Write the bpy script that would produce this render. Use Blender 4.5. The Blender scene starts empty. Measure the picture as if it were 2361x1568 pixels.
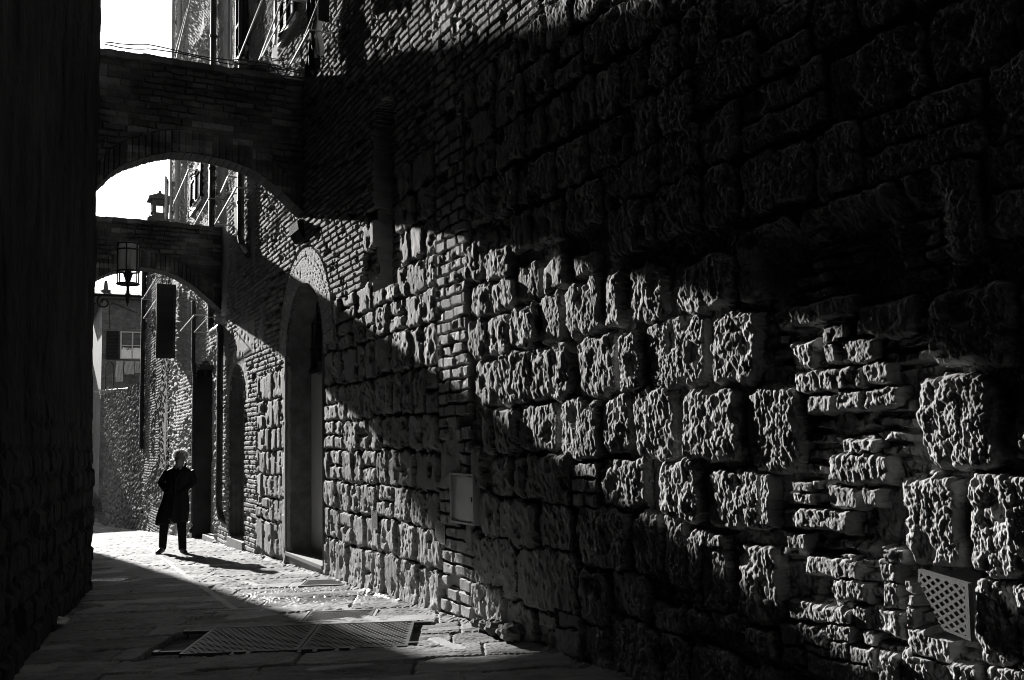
import bpy, math, random
import numpy as np
from mathutils import Vector, Matrix

# ------------------------------------------------------------------ setup
scene = bpy.context.scene
COL = scene.collection
rnd = random.Random(7)
F = 2150.0; CX = 1180.5; CY = 784.0; ROLL = 0.025
Xw = 3.3                                   # plane of the long stone wall

def _ray(px, py):
    v = np.array([(px-CX)/F, -(py-CY)/F, 1.0]); return v/np.linalg.norm(v)
_r1 = _ray(60, 1040); _r2 = _ray(2060, 1040-2000*math.tan(ROLL))
_up = np.cross(_r1, _r2); _up /= np.linalg.norm(_up)
if _up[1] < 0: _up = -_up
_X = np.cross(_r1, _up); _X /= np.linalg.norm(_X)
if _X[0] < 0: _X = -_X
M = np.array([_X, _r1, _up])
def wr(px, py): return M @ _ray(px, py)
SUNPX = (-215, 192)                         # where the sun would stand, beyond the left edge of the view
def wall(px, py, X=Xw):
    d = wr(px, py); return d*(X/d[0])
def ypl(px, py, Y):
    d = wr(px, py); return d*(Y/d[1])
def proj(P):
    v = M.T @ np.asarray(P, float); return (CX+F*v[0]/v[2], CY-F*v[1]/v[2])
GY = [-20, 0, 6.4, 11.3, 18, 31.5, 45, 70]; GZ = [-1.3, -1.38, -1.48, -1.60, -1.81, -2.57, -3.2, -4.6]
def zg(Y): return np.interp(Y, GY, GZ)
def ground(px, py):
    d = wr(px, py)
    for t in np.arange(1, 90, .01):
        p = d*t
        if p[2] < zg(p[1]): return p
    return p

# ------------------------------------------------------------------ noise
def _h(ix, iy, s):
    n = (ix.astype(np.int64)*374761393 + iy.astype(np.int64)*668265263 + s*1442695041) & 0xffffffff
    n = ((n ^ (n >> 13))*1274126177) & 0xffffffff
    return ((n ^ (n >> 16)) & 0xffff)/65535.0
def gn(x, y, s=0):
    x = np.asarray(x, float); y = np.asarray(y, float)
    x0 = np.floor(x); y0 = np.floor(y); fx = x-x0; fy = y-y0
    u = fx*fx*fx*(fx*(fx*6-15)+10); v = fy*fy*fy*(fy*(fy*6-15)+10)
    def g(i, j):
        a = _h(x0+i, y0+j, s)*6.2831853
        return np.cos(a)*(fx-i)+np.sin(a)*(fy-j)
    return ((g(0, 0)*(1-u)+g(1, 0)*u)*(1-v)+(g(0, 1)*(1-u)+g(1, 1)*u)*v)*1.5
def fbm(x, y, s=0, o=3, gain=.5):
    r = 0; a = 1.0
    for i in range(o):
        r = r+a*gn(x*2**i+i*7.3, y*2**i-i*3.1, s+i); a *= gain
    return r
def worley(x, y, s=0):
    x0 = np.floor(x); y0 = np.floor(y); d = np.full(np.shape(x), 9.0)
    for i in (-1, 0, 1):
        for j in (-1, 0, 1):
            cx = x0+i+_h(x0+i, y0+j, s); cy = y0+j+_h(x0+i, y0+j, s+91)
            d = np.minimum(d, (cx-x)**2+(cy-y)**2)
    return np.sqrt(d)
def sst(a, b, x):
    t = np.clip((x-a)/(b-a), 0, 1); return t*t*(3-2*t)

# ------------------------------------------------------------------ materials (black-and-white place: neutral colours)
MATS = {}
def mat(name, v=.3, rough=.85, vary=.25, scale=6.0, bump=0.0, bscale=60.0, spec=.3, metal=0.0, tone=False, wet=False, trans=0.0, alpha=1.0):
    if name in MATS: return MATS[name]
    m = bpy.data.materials.new(name); m.use_nodes = True
    nt = m.node_tree; b = nt.nodes['Principled BSDF']
    b.inputs['Roughness'].default_value = rough
    b.inputs['Specular IOR Level'].default_value = spec
    b.inputs['Metallic'].default_value = metal
    tc = nt.nodes.new('ShaderNodeTexCoord')
    n = nt.nodes.new('ShaderNodeTexNoise'); n.inputs['Scale'].default_value = scale
    n.inputs['Detail'].default_value = 7; n.inputs['Roughness'].default_value = .65
    nt.links.new(tc.outputs['Object'], n.inputs['Vector'])
    mr = nt.nodes.new('ShaderNodeMapRange')
    mr.inputs['From Min'].default_value = .3; mr.inputs['From Max'].default_value = .7
    mr.inputs['To Min'].default_value = v*(1-vary); mr.inputs['To Max'].default_value = v*(1+vary)
    nt.links.new(n.outputs['Fac'], mr.inputs['Value'])
    out = mr.outputs['Result']
    if tone:
        at = nt.nodes.new('ShaderNodeAttribute'); at.attribute_name = 'tone'
        mu = nt.nodes.new('ShaderNodeMath'); mu.operation = 'MULTIPLY'
        nt.links.new(out, mu.inputs[0]); nt.links.new(at.outputs['Fac'], mu.inputs[1]); out = mu.outputs[0]
    if wet:
        aw = nt.nodes.new('ShaderNodeAttribute'); aw.attribute_name = 'wet'
        mw = nt.nodes.new('ShaderNodeMapRange')
        mw.inputs['To Min'].default_value = rough; mw.inputs['To Max'].default_value = .16
        nt.links.new(aw.outputs['Fac'], mw.inputs['Value']); nt.links.new(mw.outputs['Result'], b.inputs['Roughness'])
    co = nt.nodes.new('ShaderNodeCombineColor')
    for k in range(3): nt.links.new(out, co.inputs[k])
    nt.links.new(co.outputs[0], b.inputs['Base Color'])
    if bump:
        n2 = nt.nodes.new('ShaderNodeTexNoise'); n2.inputs['Scale'].default_value = bscale
        n2.inputs['Detail'].default_value = 5
        nt.links.new(tc.outputs['Object'], n2.inputs['Vector'])
        bp = nt.nodes.new('ShaderNodeBump'); bp.inputs['Strength'].default_value = 1.0
        bp.inputs['Distance'].default_value = bump
        nt.links.new(n2.outputs['Fac'], bp.inputs['Height']); nt.links.new(bp.outputs['Normal'], b.inputs['Normal'])
    if trans: b.inputs['Transmission Weight'].default_value = trans
    b.inputs['Alpha'].default_value = alpha
    MATS[name] = m; return m

def translucent(name, v, amt):
    m = mat(name, v, .7, .1, 30); nt = m.node_tree; b = nt.nodes['Principled BSDF']
    t = nt.nodes.new('ShaderNodeBsdfTranslucent'); t.inputs['Color'].default_value = (v, v, v, 1)
    x = nt.nodes.new('ShaderNodeMixShader'); x.inputs[0].default_value = amt
    nt.links.new(b.outputs[0], x.inputs[1]); nt.links.new(t.outputs[0], x.inputs[2]); nt.links.new(x.outputs[0], nt.nodes['Material Output'].inputs['Surface'])
    return m
STONE = mat('travertine', .42, .9, .25, 3.5, .0042, 75, tone=True, spec=.15)
PAVE = mat('paving_stone', .21, .8, .3, 2.2, .0015, 90, tone=True, wet=True, spec=.14)
RUBBLE = mat('rubble_masonry', .17, .85, .35, 3.0, .006, 40, tone=True, spec=.2)
PLASTER = mat('old_plaster', .18, .9, .4, 1.6, .01, 9)
DARKPL = mat('grimy_plaster', .07, .95, .5, 1.2, .02, 6, spec=.1)
SLABST = mat('smooth_stone', .34, .6, .12, 5, .002, 60)
DOORP = mat('pale_door_panel', .95, .6, .06, 3)
IRON = mat('black_iron', .018, .45, .2, 12, spec=.5)
PIPE = mat('painted_downpipe', .05, .38, .2, 4, spec=.5)
SHUT = mat('dark_shutter_paint', .03, .6, .2, 4)
WHITEP = mat('pale_shutter_paint', .6, .5, .1, 5)
ZINC = mat('grey_cabinet_metal', .5, .5, .12, 8, spec=.4); CABM = mat('pale_cabinet_paint', .95, .42, .08, 5, spec=.8, metal=.6)
CONC = mat('speckled_concrete', .075, .8, .3, 150, .002, 300)
CAST = mat('cast_iron_cover', .08, .42, .4, 9, spec=.6, metal=.2)
COAT = mat('black_wool', .008, .7, .3, 40, .003, 200, spec=.25)
TROU = mat('dark_trousers', .014, .9, .2, 30, spec=.1)
SKIN = mat('skin', .24, .5, .08, 20)
HAIR = translucent('white_hair', 1.0, .85); HAIRB = mat('grey_hair', .98, .7, .2, 50)
SHIRT = mat('pale_shirt', .35, .8, .05, 20)
SHOE = mat('black_leather', .012, .35, .1, 10, spec=.5)
LEAF = translucent('leaf', .3, .45)
LINEN = translucent('washed_linen', .95, .2)
DCLOTH = mat('dark_cloth', .05, .8, .2, 8)
CABLE = mat('pale_cable', .45, .35, .1, 8, spec=.6)
TILE = mat('roof_tile', .14, .85, .4, 4, .02, 14)
GLASS = translucent('lantern_glass', .7, .6)
_nt = GLASS.node_tree; _o = _nt.nodes['Material Output']; _sx = _o.inputs['Surface'].links[0].from_socket
_tr = _nt.nodes.new('ShaderNodeBsdfTransparent'); _mx = _nt.nodes.new('ShaderNodeMixShader'); _mx.inputs[0].default_value = .6
_nt.links.new(_tr.outputs[0], _mx.inputs[1]); _nt.links.new(_sx, _mx.inputs[2]); _nt.links.new(_mx.outputs[0], _o.inputs['Surface'])
PANE = mat('window_glass', .05, .08, .2, 2, spec=1.0)
BRICKF = mat('far_brickwork', .30, .9, .25, 2.5, .01, 20)
PBAG = mat('crumpled_film', .5, .25, .2, 10, spec=.7)

# ------------------------------------------------------------------ object helpers
def tag(o, label, cat, group=None):
    o['label'] = label; o['category'] = cat
    if group: o['group'] = group
    return o
def empty(name, loc=(0, 0, 0), label=None, cat=None, group=None):
    o = bpy.data.objects.new(name, None); o.location = loc; COL.objects.link(o)
    o.empty_display_size = .1
    if label: tag(o, label, cat, group)
    return o
def link(name, me, parent=None):
    o = bpy.data.objects.new(name, me); COL.objects.link(o)
    if parent:
        o.parent = parent
        # geometry is written in world space: cancel the parents' offsets
        off = Vector((0, 0, 0)); p = parent
        while p: off += Vector(p.location); p = p.parent
        o.location = -off
    return o
class MB:
    def __init__(s): s.v = []; s.f = []; s.mi = []; s.cur = 0
    def add(s, vs, fs):
        n = len(s.v); s.v += [tuple(map(float, p)) for p in vs]
        for f in fs: s.f.append(tuple(n+i for i in f)); s.mi.append(s.cur)
        return s
    def box(s, x0, x1, y0, y1, z0, z1):
        vs = [(x, y, z) for x in (x0, x1) for y in (y0, y1) for z in (z0, z1)]
        return s.add(vs, [(0, 1, 3, 2), (4, 6, 7, 5), (0, 4, 5, 1), (2, 3, 7, 6), (0, 2, 6, 4), (1, 5, 7, 3)])
    def obox(s, c, ax, ay, az):                       # centre + three half-axis vectors
        c = Vector(c); ax = Vector(ax); ay = Vector(ay); az = Vector(az)
        vs = [c+i*ax+j*ay+k*az for i in (-1, 1) for j in (-1, 1) for k in (-1, 1)]
        return s.add(vs, [(0, 1, 3, 2), (4, 6, 7, 5), (0, 4, 5, 1), (2, 3, 7, 6), (0, 2, 6, 4), (1, 5, 7, 3)])
    def loft(s, rings, cap=True, closed=False):
        n = len(rings[0]); k = len(rings); vs = [p for r in rings for p in r]; fs = []
        for i in range(k-1 + (1 if closed else 0)):
            a = i*n; b = ((i+1) % k)*n
            for j in range(n): fs.append((a+j, a+(j+1) % n, b+(j+1) % n, b+j))
        if cap and not closed: fs += [tuple(range(n))[::-1], tuple((k-1)*n+j for j in range(n))]
        return s.add(vs, fs)
    def tube(s, pts, r, n=8, cap=True, closed=False):
        pts = [Vector(p) for p in pts]; rings = []; k = len(pts)
        rr = r if isinstance(r, (list, tuple)) else [r]*k
        prev = None
        for i, p in enumerate(pts):
            if closed: t = pts[(i+1) % k]-pts[i-1]
            else: t = pts[min(i+1, k-1)]-pts[max(i-1, 0)]
            t.normalize()
            a = prev if prev else (Vector((0, 0, 1)) if abs(t.z) < .9 else Vector((0, 1, 0)))
            a = (a-t*a.dot(t)).normalized(); prev = a; b = t.cross(a)
            rings.append([p+(a*math.cos(q*2*math.pi/n)+b*math.sin(q*2*math.pi/n))*rr[i] for q in range(n)])
        return s.loft(rings, cap, closed)
    def build(s, name, m, parent=None, smooth=False):
        me = bpy.data.meshes.new(name); me.from_pydata(s.v, [], s.f)
        ms = m if isinstance(m, (list, tuple)) else [m]
        for q in ms: me.materials.append(q)
        if len(ms) > 1: me.polygons.foreach_set('material_index', s.mi)
        if smooth: me.polygons.foreach_set('use_smooth', [True]*len(me.polygons))
        me.update()
        return link(name, me, parent)
def grid_mesh(name, P, m, parent=None, tone=None, wet=None, keep=None, smooth=False, flip=False):
    """P: (nr, nc, 3) array of points."""
    nr, nc = P.shape[:2]
    idx = np.arange(nr*nc).reshape(nr, nc)
    q = np.stack([idx[:-1, :-1], idx[:-1, 1:], idx[1:, 1:], idx[1:, :-1]], -1)
    if flip: q = q[..., ::-1]
    if keep is not None: q = q[keep]
    q = q.reshape(-1, 4)
    me = bpy.data.meshes.new(name)
    me.vertices.add(nr*nc); me.vertices.foreach_set('co', P.reshape(-1).astype(np.float32))
    me.loops.add(q.size); me.loops.foreach_set('vertex_index', q.reshape(-1).astype(np.int32))
    me.polygons.add(len(q)); me.polygons.foreach_set('loop_start', (np.arange(len(q))*4).astype(np.int32))
    me.polygons.foreach_set('loop_total', np.full(len(q), 4, np.int32))
    me.polygons.foreach_set('use_smooth', np.full(len(q), smooth, bool))
    me.update(calc_edges=True)
    me.materials.append(m)
    for nm, arr in (('tone', tone), ('wet', wet)):
        if arr is not None:
            a = me.attributes.new(nm, 'FLOAT', 'POINT'); a.data.foreach_set('value', arr.reshape(-1).astype(np.float32))
    return link(name, me, parent)

# ------------------------------------------------------------------ relief functions
def bricks(Y, Z, bw, bh, s, joint=.012, H=.022, rag=.004):
    wY = Y+fbm(Y*9, Z*9, s+5, 2)*rag*1.2; wZ = Z+fbm(Y*5, Z*5, s+6, 2)*rag*1.5
    r = np.floor(wZ/bh); off = _h(r, r*0, s)*bw + (r % 2)*bw*.5
    c = np.floor((wY+off)/bw); fy = (wY+off)-c*bw; fz = wZ-r*bh
    e = np.minimum(np.minimum(fy, bw-fy), np.minimum(fz, bh-fz))-joint/2
    k = _h(c, r, s+3)
    h = sst(0, .010, e)*(H*(.75+.5*k)) + (_h(c, r, s+8)-.5)*.006*(e > 0) + (_h(c, r, s+9)-.5)*.05*(fy-bw/2)*(e > 0)
    h = np.where((k < .035) & (e > 0), -.02, h)
    t = np.where(e > 0, .85+.4*_h(c, r, s+4), 1.0)
    return h, t
def stoneface2(Y, Z, s, dx):
    def fd(lam): return np.clip(lam/(1.7*dx)-.5, 0, 1)
    h = .006*gn(Y*3, Z*3, s)+.0065*gn(Y*9, Z*7, s+1)*fd(.1)+.0060*gn(Y*20, Z*14, s+2)*fd(.05)+.0048*gn(Y*44, Z*31, s+3)*fd(.023)+.0042*gn(Y*88, Z*58, s+4)*fd(.0114)+.0022*gn(Y*150, Z*100, s+5)*fd(.0067)
    w = worley(Y*13, Z*9, s+6); h = h-.010*sst(.26, .10, w)*fd(.08)
    return h
def stoneface(Y, Z, s, dx, rough=1.0):
    def fd(lam): return np.clip(lam/(1.7*dx)-.5, 0, 1)
    h = .003*gn(Y*5, Z*5, s)+.0034*gn(Y*14, Z*10, s+1)*fd(.07)+.0042*gn(Y*26, Z*18, s+12)*fd(.038)+.0056*gn(Y*50, Z*33, s+2)*fd(.02)+.0050*gn(Y*96, Z*60, s+3)*fd(.0104)+.0028*gn(Y*165, Z*105, s+13)*fd(.006)
    w2 = worley(Y*44, Z*30, s+7); h = h-.0036*sst(.42, .12, w2)*fd(.023)
    w3 = worley(Y*3.6, Z*3.2, s+6); h = h-.030*sst(.27, .12, w3+.10*gn(Y*20, Z*20, s+9))
    return h*rough

def stamp(Hh, T, Y, Z, cols, y0, y1, z0, z1, H, s, face, rough, base, shape=None, tone=1.0, bulge=0.0):
    """raise one block out of the bed of the wall."""
    ys = Y[0]                                        # Y is constant per column
    c = np.where((ys > y0-.04) & (ys < y1+.04))[0]
    if len(c) == 0: return
    a, b = c[0], c[-1]+1
    Zs = Z[:, a:b]; m = np.where(((Zs > z0-.05) & (Zs < z1+.05)).any(1))[0]
    if len(m) == 0: return
    r0, r1 = m[0], m[-1]+1
    Ys = Y[r0:r1, a:b]; Zs = Z[r0:r1, a:b]
    wob = min(.034, .13*min(y1-y0, z1-z0))
    u = Ys+wob*fbm(Ys*6, Zs*6, s+11, 4); v = Zs+wob*fbm(Ys*6+9, Zs*6, s+12, 4)
    cy, cz = (y0+y1)/2, (z0+z1)/2; hy, hz = (y1-y0)/2, (z1-z0)/2
    R = min(hy, hz)*(.34 if shape is None else shape)
    qx = np.abs(u-cy)-hy+R; qz = np.abs(v-cz)-hz+R
    d = np.minimum(np.maximum(qx, qz), 0)+np.hypot(np.maximum(qx, 0), np.maximum(qz, 0))-R
    d = d+.007*gn(Ys*24, Zs*20, s+14)+.005*gn(Ys*60, Zs*46, s+15)
    rr = min(.034, .38*min(hy, hz))
    t = np.clip(-d/rr, 0, 1); p = np.sqrt(np.clip(1-(1-t)**2, 0, 1))
    rs = random.Random(s)
    tl = (rs.uniform(-.06, .0)*(Ys-cy)+rs.uniform(-.03, .03)*(Zs-cz))
    k2 = rs.random(); f = (face[r0:r1, a:b]*(1-k2)+FACE2[r0:r1, a:b]*k2*1.1)*rough*(.8+.5*rs.random())
    hh = base+p*(H-base+tl-bulge*((Ys-cy)/hy)**2-bulge*.7*((Zs-cz)/hz)**2)+f*sst(0, .22, t)
    ins = (d < 0)
    Hs = Hh[r0:r1, a:b]; Hs[ins] = np.maximum(hh, base)[ins]
    T[r0:r1, a:b][ins] = tone
# ------------------------------------------------------------------ block list traced on the wall (photo crops -> wall plane)
def cropper(ox, oy, sc): return lambda x, y: ((x/sc+ox)/1.6264, (y/sc+oy)/1.6264)
cA = cropper(1700, 900, 1.96); cB = cropper(1700, 1600, 1.96); cC = cropper(2700, 1100, 2.24)
cD = cropper(2700, 1750, 1.96); cE = cropper(3240, 1200, 1.96); cF = cropper(3240, 1900, 2.412)
STN = []
def blk(c, x0, x1, yt, yb, H=.07, tone=1.0, kind='s'):
    xm = (x0+x1)/2; ym = (yt+yb)/2
    zt = wall(*c(xm, yt))[2]; zb = wall(*c(xm, yb))[2]
    ya = wall(*c(x0, ym))[1]; yb_ = wall(*c(x1, ym))[1]
    STN.append((min(ya, yb_), max(ya, yb_), zb, zt, H, tone, kind))
for a in [(40, 235, 40, 310), (240, 445, 60, 290), (480, 655, 165, 450), (680, 850, 130, 380), (900, 1060, 100, 270),
          (150, 300, 320, 570), (300, 470, 290, 520), (640, 820, 390, 760), (845, 1100, 300, 700), (1125, 1250, 250, 650),
          (1300, 1560, 180, 630), (1680, 2070, 130, 525), (120, 250, 590, 880), (262, 420, 560, 845), (430, 630, 480, 790),
          (165, 350, 890, 1210), (352, 578, 830, 1195), (582, 880, 780, 1180), (935, 1210, 700, 1150), (1243, 1400, 660, 1140),
          (1445, 1870, 570, 1080), (230, 310, 1240, 1570), (315, 470, 1230, 1575), (490, 782, 1195, 1565), (812, 1092, 1160, 1620),
          (1118, 1315, 1140, 1580), (1350, 1655, 1095, 1625), (1708, 2130, 1090, 1635)]:
    blk(cA, *a)
for a in [(290, 445, 215, 515), (470, 552, 210, 525), (555, 872, 208, 565), (1100, 1442, 225, 595), (1530, 1842, 260, 705),
          (1866, 2290, 320, 745), (210, 358, 490, 830), (362, 640, 540, 905), (642, 900, 580, 995), (935, 1320, 600, 1045),
          (1335, 1565, 650, 1110), (1572, 1745, 620, 1175), (1755, 2060, 760, 1380), (130, 490, 810, 1230), (500, 930, 905, 1350),
          (945, 1170, 1060, 1460), (1180, 1470, 1060, 1400), (160, 400, 1160, 1430), (400, 620, 1290, 1570), (1480, 1740, 1290, 1510), (1750, 1890, 1340, 1510),
          (1925, 2190, 1350, 1510)]:
    blk(cB, *a)
for a in [(885, 1080, 268, 370), (885, 1075, 380, 480), (890, 985, 490, 580), (990, 1075, 490, 585), (640, 780, 1370, 1480), (785, 960, 1370, 1480)]:
    blk(cB, *a, .055, 1.0, 'b')
blk(cA, 1925, 2270, 535, 1075, .075)
blk(cC, 245, 690, 800, 1500, .07)
for a in [(600, 1150, 70, 220), (1160, 1650, 80, 350), (890, 1090, 262, 405), (600, 830, 400, 640), (1030, 1335, 390, 580), (905, 1025, 440, 590),
          (650, 1212, 640, 820), (1222, 1450, 590, 760), (745, 995, 862, 1000), (1010, 1232, 820, 990), (1236, 1560, 795, 960), (1050, 1340, 1232, 1400)]:
    blk(cC, *a, .056, 1.0, 'b')
for a in [(815, 1270, -75, 122), (560, 690, 125, 175), (520, 712, 195, 265), (800, 1040, 160, 300), (1078, 1190, 170, 290), (505, 985, 318, 455), (510, 668, 480, 620),
          (650, 1040, 680, 812), (865, 1110, 848, 990), (530, 990, 1010, 1150), (1000, 1370, 1040, 1222), (610, 800, 1160, 1300), (805, 1020, 1160, 1292),
          (1070, 1182, 1215, 1312), (465, 600, 1160, 1300), (820, 980, 1285, 1425), (983, 1180, 1330, 1480), (650, 800, 1320, 1400), (480, 635, 1330, 1440),
          (680, 1125, 1420, 1580), (1225, 1372, 605, 700), (1200, 1345, 703, 845), (1212, 1350, 858, 1050)]:
    blk(cD, *a, .056, 1.0, 'b')
for a in [(150, 470, 575, 1150), (-110, 100, 580, 1080), (210, 430, 1195, 1380), (1205, 1372, 1330, 1600), (330, 420, 60, 450)]:
    blk(cD, *a, .075)
for a in [(425, 1010, 375, 1085), (1125, 1500, 470, 1060), (520, 1150, -260, 345), (1170, 1600, -260, 420)]:
    blk(cE, *a, .085)
for a in [(380, 900, -300, 545), (1030, 1620, -310, 635), (1050, 1410, 650, 1450), (1435, 1700, 700, 1450), (180, 370, 1270, 1640), (385, 770, 1290, 1640), (780, 1120, 1400, 1640), (1130, 1600, 1470, 1680)]:
    blk(cF, *a, .085)
blk(cF, 420, 855, 1130, 1350, .075, 1.0, 'b')
for a in [(200, 330, 390, 500), (440, 505, 790, 870), (420, 505, 920, 1070), (400, 500, 675, 765)]:
    blk(cF, *a, .058, .95, 'b')

DOOR = (11.44, 13.27, 1.245, .915)        # y0, y1, spring z, radius
ARC3 = (16.16, 17.52, .76, .68)
BAY = (19.0, 21.9, 1.55)
GRATE = (2.47, 3.12, -.97, -.42)
def arch_in(Y, Z, a, grow=0.0):
    yc = (a[0]+a[1])/2; return (np.abs(Y-yc) < a[3]+grow) & ((Z < a[2]) | (np.hypot(Y-yc, Z-a[2]) < a[3]+grow))

def _flat(x0, x1, y0, y1, h, mg=.02):
    a = wall(x0, y0); b = wall(x1, y1); FLATS.append((min(a[1], b[1])-mg, max(a[1], b[1])+mg, min(a[2], b[2])-mg, max(a[2], b[2])+mg, h))
FLATS = []
_flat(1048, 1100, 1120, 1190, .018, .04); _flat(863, 876, 1178, 1217, .01, .01); _flat(1012, 1032, 1205, 1248, .01, .01)
def relief_right(Y, Z, dx):
    sh = Y.shape
    face = stoneface(Y, Z, 21, dx); global FACE2; FACE2 = stoneface2(Y, Z, 61, dx)
    bed = -.022+.012*fbm(Y*11, Z*11, 3, 3)+.8*face
    H = bed.copy(); T = np.full(sh, .9)
    # default brickwork
    hb, tb = bricks(Y, Z, .27, .078, 40, H=.017)
    hb = hb+.45*face*(dx < .2)
    zs = np.interp(Y, [0, 7, 7.8, 9.7, 9.9, 11.3, 13.3, 15.2, 15.3, 18.5, 18.6, 27], [3.2, 3.0, 2.75, 2.55, 1.68, 1.62, 1.15, 1.0, -9, -9, .2, -.3])
    zs = zs+.10*gn(Y*3, Z*1.5, 77)
    isb = Z > zs
    H = np.where(isb, hb+.012, H); T = np.where(isb, tb*.95, T)
    # coursed stones where none was traced
    rs = random.Random(5)
    lines = [-1.62, -1.13, -.78, -.44, -.08, .26, .69, 1.10, 1.42, 1.74, 2.08, 2.42, 2.75, 3.1]
    traced = STN
    def overl(y0, y1, z0, z1):
        for t in traced:
            if min(y1, t[1])-max(y0, t[0]) > .25*(y1-y0) and min(z1, t[3])-max(z0, t[2]) > .25*(z1-z0): return True
        return False
    s = 300
    for k in range(len(lines)-1):
        za, zb = lines[k], lines[k+1]
        for (ya, yb) in ((-1.5, 7.08), (7.75, DOOR[0]-.02), (DOOR[1]+.02, 15.25)):
            y = ya
            while y < yb-.05:
                w = rs.uniform(.26, .62); y2 = min(y+w, yb)
                if yb-y2 < .16: y2 = yb
                s += 1
                dz = .04*math.sin(y*1.7+k) if ya < 0 else .012*math.sin(y*3)
                zm = (za+zb)/2; zlim = float(np.interp((y+y2)/2, [0, 7, 7.8, 9.7, 9.9, 11.3, 13.3, 15.2], [3.2, 3.0, 2.75, 2.55, 1.68, 1.62, 1.15, 1.0]))
                if zm < zlim and not (ya < 0 and overl(y, y2, za, zb)) and not (8.7 < (y+y2)/2 < 9.5 and zm > 1.6):
                    if ya < 0 and y < 3.6 and rs.random() < .0: pass
                    elif rs.random() < .12 and zb-za > .3:
                        mz = (za+zb)/2
                        stamp(H, T, Y, Z, None, y+.006, y2-.006, za+dz+.006, mz+dz-.005, .034, s, face, .9, -.005, tone=1.0)
                        stamp(H, T, Y, Z, None, y+.006, y2-.006, mz+dz+.005, zb+dz-.006, .032, s+5000, face, .9, -.005, tone=1.0)
                    else:
                        stamp(H, T, Y, Z, None, y+.006, y2-.006, za+dz+.007, zb+dz-.007, (.034+rs.uniform(-.007, .007)), s, face, 1.0, -.005, shape=.35, tone=rs.uniform(.85, 1.15))
                y = y2
    # deep, robbed-out zone with loose bricks
    zone = sst(3.62, 3.48, Y)*sst(2.42, 2.55, Y)*sst(1.05, .85, Z)
    hz, tz = bricks(Y+.3*gn(Z*2, Y*0, 5), Z, .25, .068, 97, joint=.016, H=.045, rag=.012); H = H*(1-zone)+(-.050+hz*sst(-.2, .3, gn(Y*3, Z*4, 98))+.018*fbm(Y*9, Z*9, 9, 3)+.6*face)*zone
    for i, (y0, y1, z0, z1, h, tn, kd) in enumerate(traced):
        h = h*.52
        gy = .018*(y1-y0); gz = .008*(z1-z0)
        if kd == 's': stamp(H, T, Y, Z, None, y0-gy, y1+gy, z0-gz, z1+gz, h+.009*math.sin(i*2.4), 900+i, face, 1.05, -.02, shape=.5, tone=tn*.92, bulge=.005)
        else: stamp(H, T, Y, Z, None, y0-gy, y1+gy, z0-gz-.009, z1+gz+.009, h+.004*math.sin(i*1.7), 900+i, face, (.55), -.05, shape=.18, tone=tn)
    # vertical strip of bricks mended into the wall
    st = (np.abs(Y-(7.42+.05*gn(Z*1.3, Z*0, 4))) < .31) & (Z > -1.5)
    h2, t2 = bricks(Y, Z, .235, .105, 61, H=.028, rag=.009)
    pk = sst(-.1, .25, gn(Y*2.2, Z*1.1, 15))*((Z > -.9) & (Z < .2)); h2 = h2*(1-pk)+.02*pk
    H = np.where(st, h2+.002+.30*face, H); T = np.where(st, t2*1.25, T)
    # door surround: smooth dressed stone ring with radial tooling
    yc = (DOOR[0]+DOOR[1])/2; dz = Z-DOOR[2]; rad = np.hypot(Y-yc, dz); ang = np.arctan2(dz, Y-yc)
    ring = (rad > DOOR[3]) & (rad < 1.39) & (dz > -.02)
    tooth = np.abs(((ang/math.pi*26) % 1)-.5)
    H = np.where(ring, .030+.008*sst(.5, .42, tooth)-.008+.004*gn(Y*14, Z*50, 8)-.006*(np.abs(rad-1.27) < .012), H); T = np.where(ring, 1.55, T)
    H = np.where((rad > 1.39) & (rad < 1.43) & (dz > 0), -.004, H)
    # smooth quoin blocks of the far jamb
    qz = (Y > DOOR[1]) & (Y < DOOR[1]+.14+.06*np.sign(np.sin(Z*9.5))) & (Z < DOOR[2]); H = np.where(qz, .045+.2*face, H); T = np.where(qz, 1.2, T)
    # ring over the blind arch
    yc = (ARC3[0]+ARC3[1])/2; rad = np.hypot(Y-yc, Z-ARC3[2]); ring = (rad > ARC3[3]) & (rad < ARC3[3]+.27) & (Z > ARC3[2])
    H = np.where(ring, .02+.006*gn(Y*20, Z*20, 8), H); T = np.where(ring, 1.4, T)
    # rough plaster remains on the arch bay
    pl = sst(.0, .25, gn(Y*.9, Z*.5, 31)+.45*((Y > 15.4) & (Y < 18.4))-.25)*(Z > 1.5)*(Y > 13.8)
    H = H*(1-pl)+(.03+.3*face)*pl; T = T*(1-pl)+1.15*pl
    # rubble beyond the second arch
    far = Y > 18.62
    wv = worley(Y*5.5+.3*gn(Y*5, Z*5, 2), Z*8.5, 12); hr = .05*sst(.62, .15, wv)+.02*gn(Y*9, Z*9, 6)+face
    fb = far & (gn(Y*.5, Z*.6, 55) < .15); H = np.where(fb, hr, H); T = np.where(fb, 1.0, T)
    # narrow blind slit
    ni = (np.abs(Y-9.11) < .33) & (Z > 1.60) & ((Z < 3.3) | (np.hypot(Y-9.11, Z-3.3) < .33))
    h3, t3 = bricks(Y, Z, .3, .085, 70); H = np.where(ni, -.20+h3, H); T = np.where(ni, t3*.8, T)
    # pocket behind the broken grate
    gi = (Y > 2.475) & (Y < 2.70) & (Z > -.84) & (Z < -.57); H = np.where(gi, -.14, H)
    for (fy0, fy1, fz0, fz1, fh) in FLATS: H = np.where((Y > fy0) & (Y < fy1) & (Z > fz0) & (Z < fz1), np.minimum(H, fh+.3*face), H)
    # foot of the wall: thrown dirt and a ragged plinth
    H = H+.015*sst(.12, 0, Z-zg(Y)+.06*gn(Y*3, Z*0, 3))
    return H, T

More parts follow.
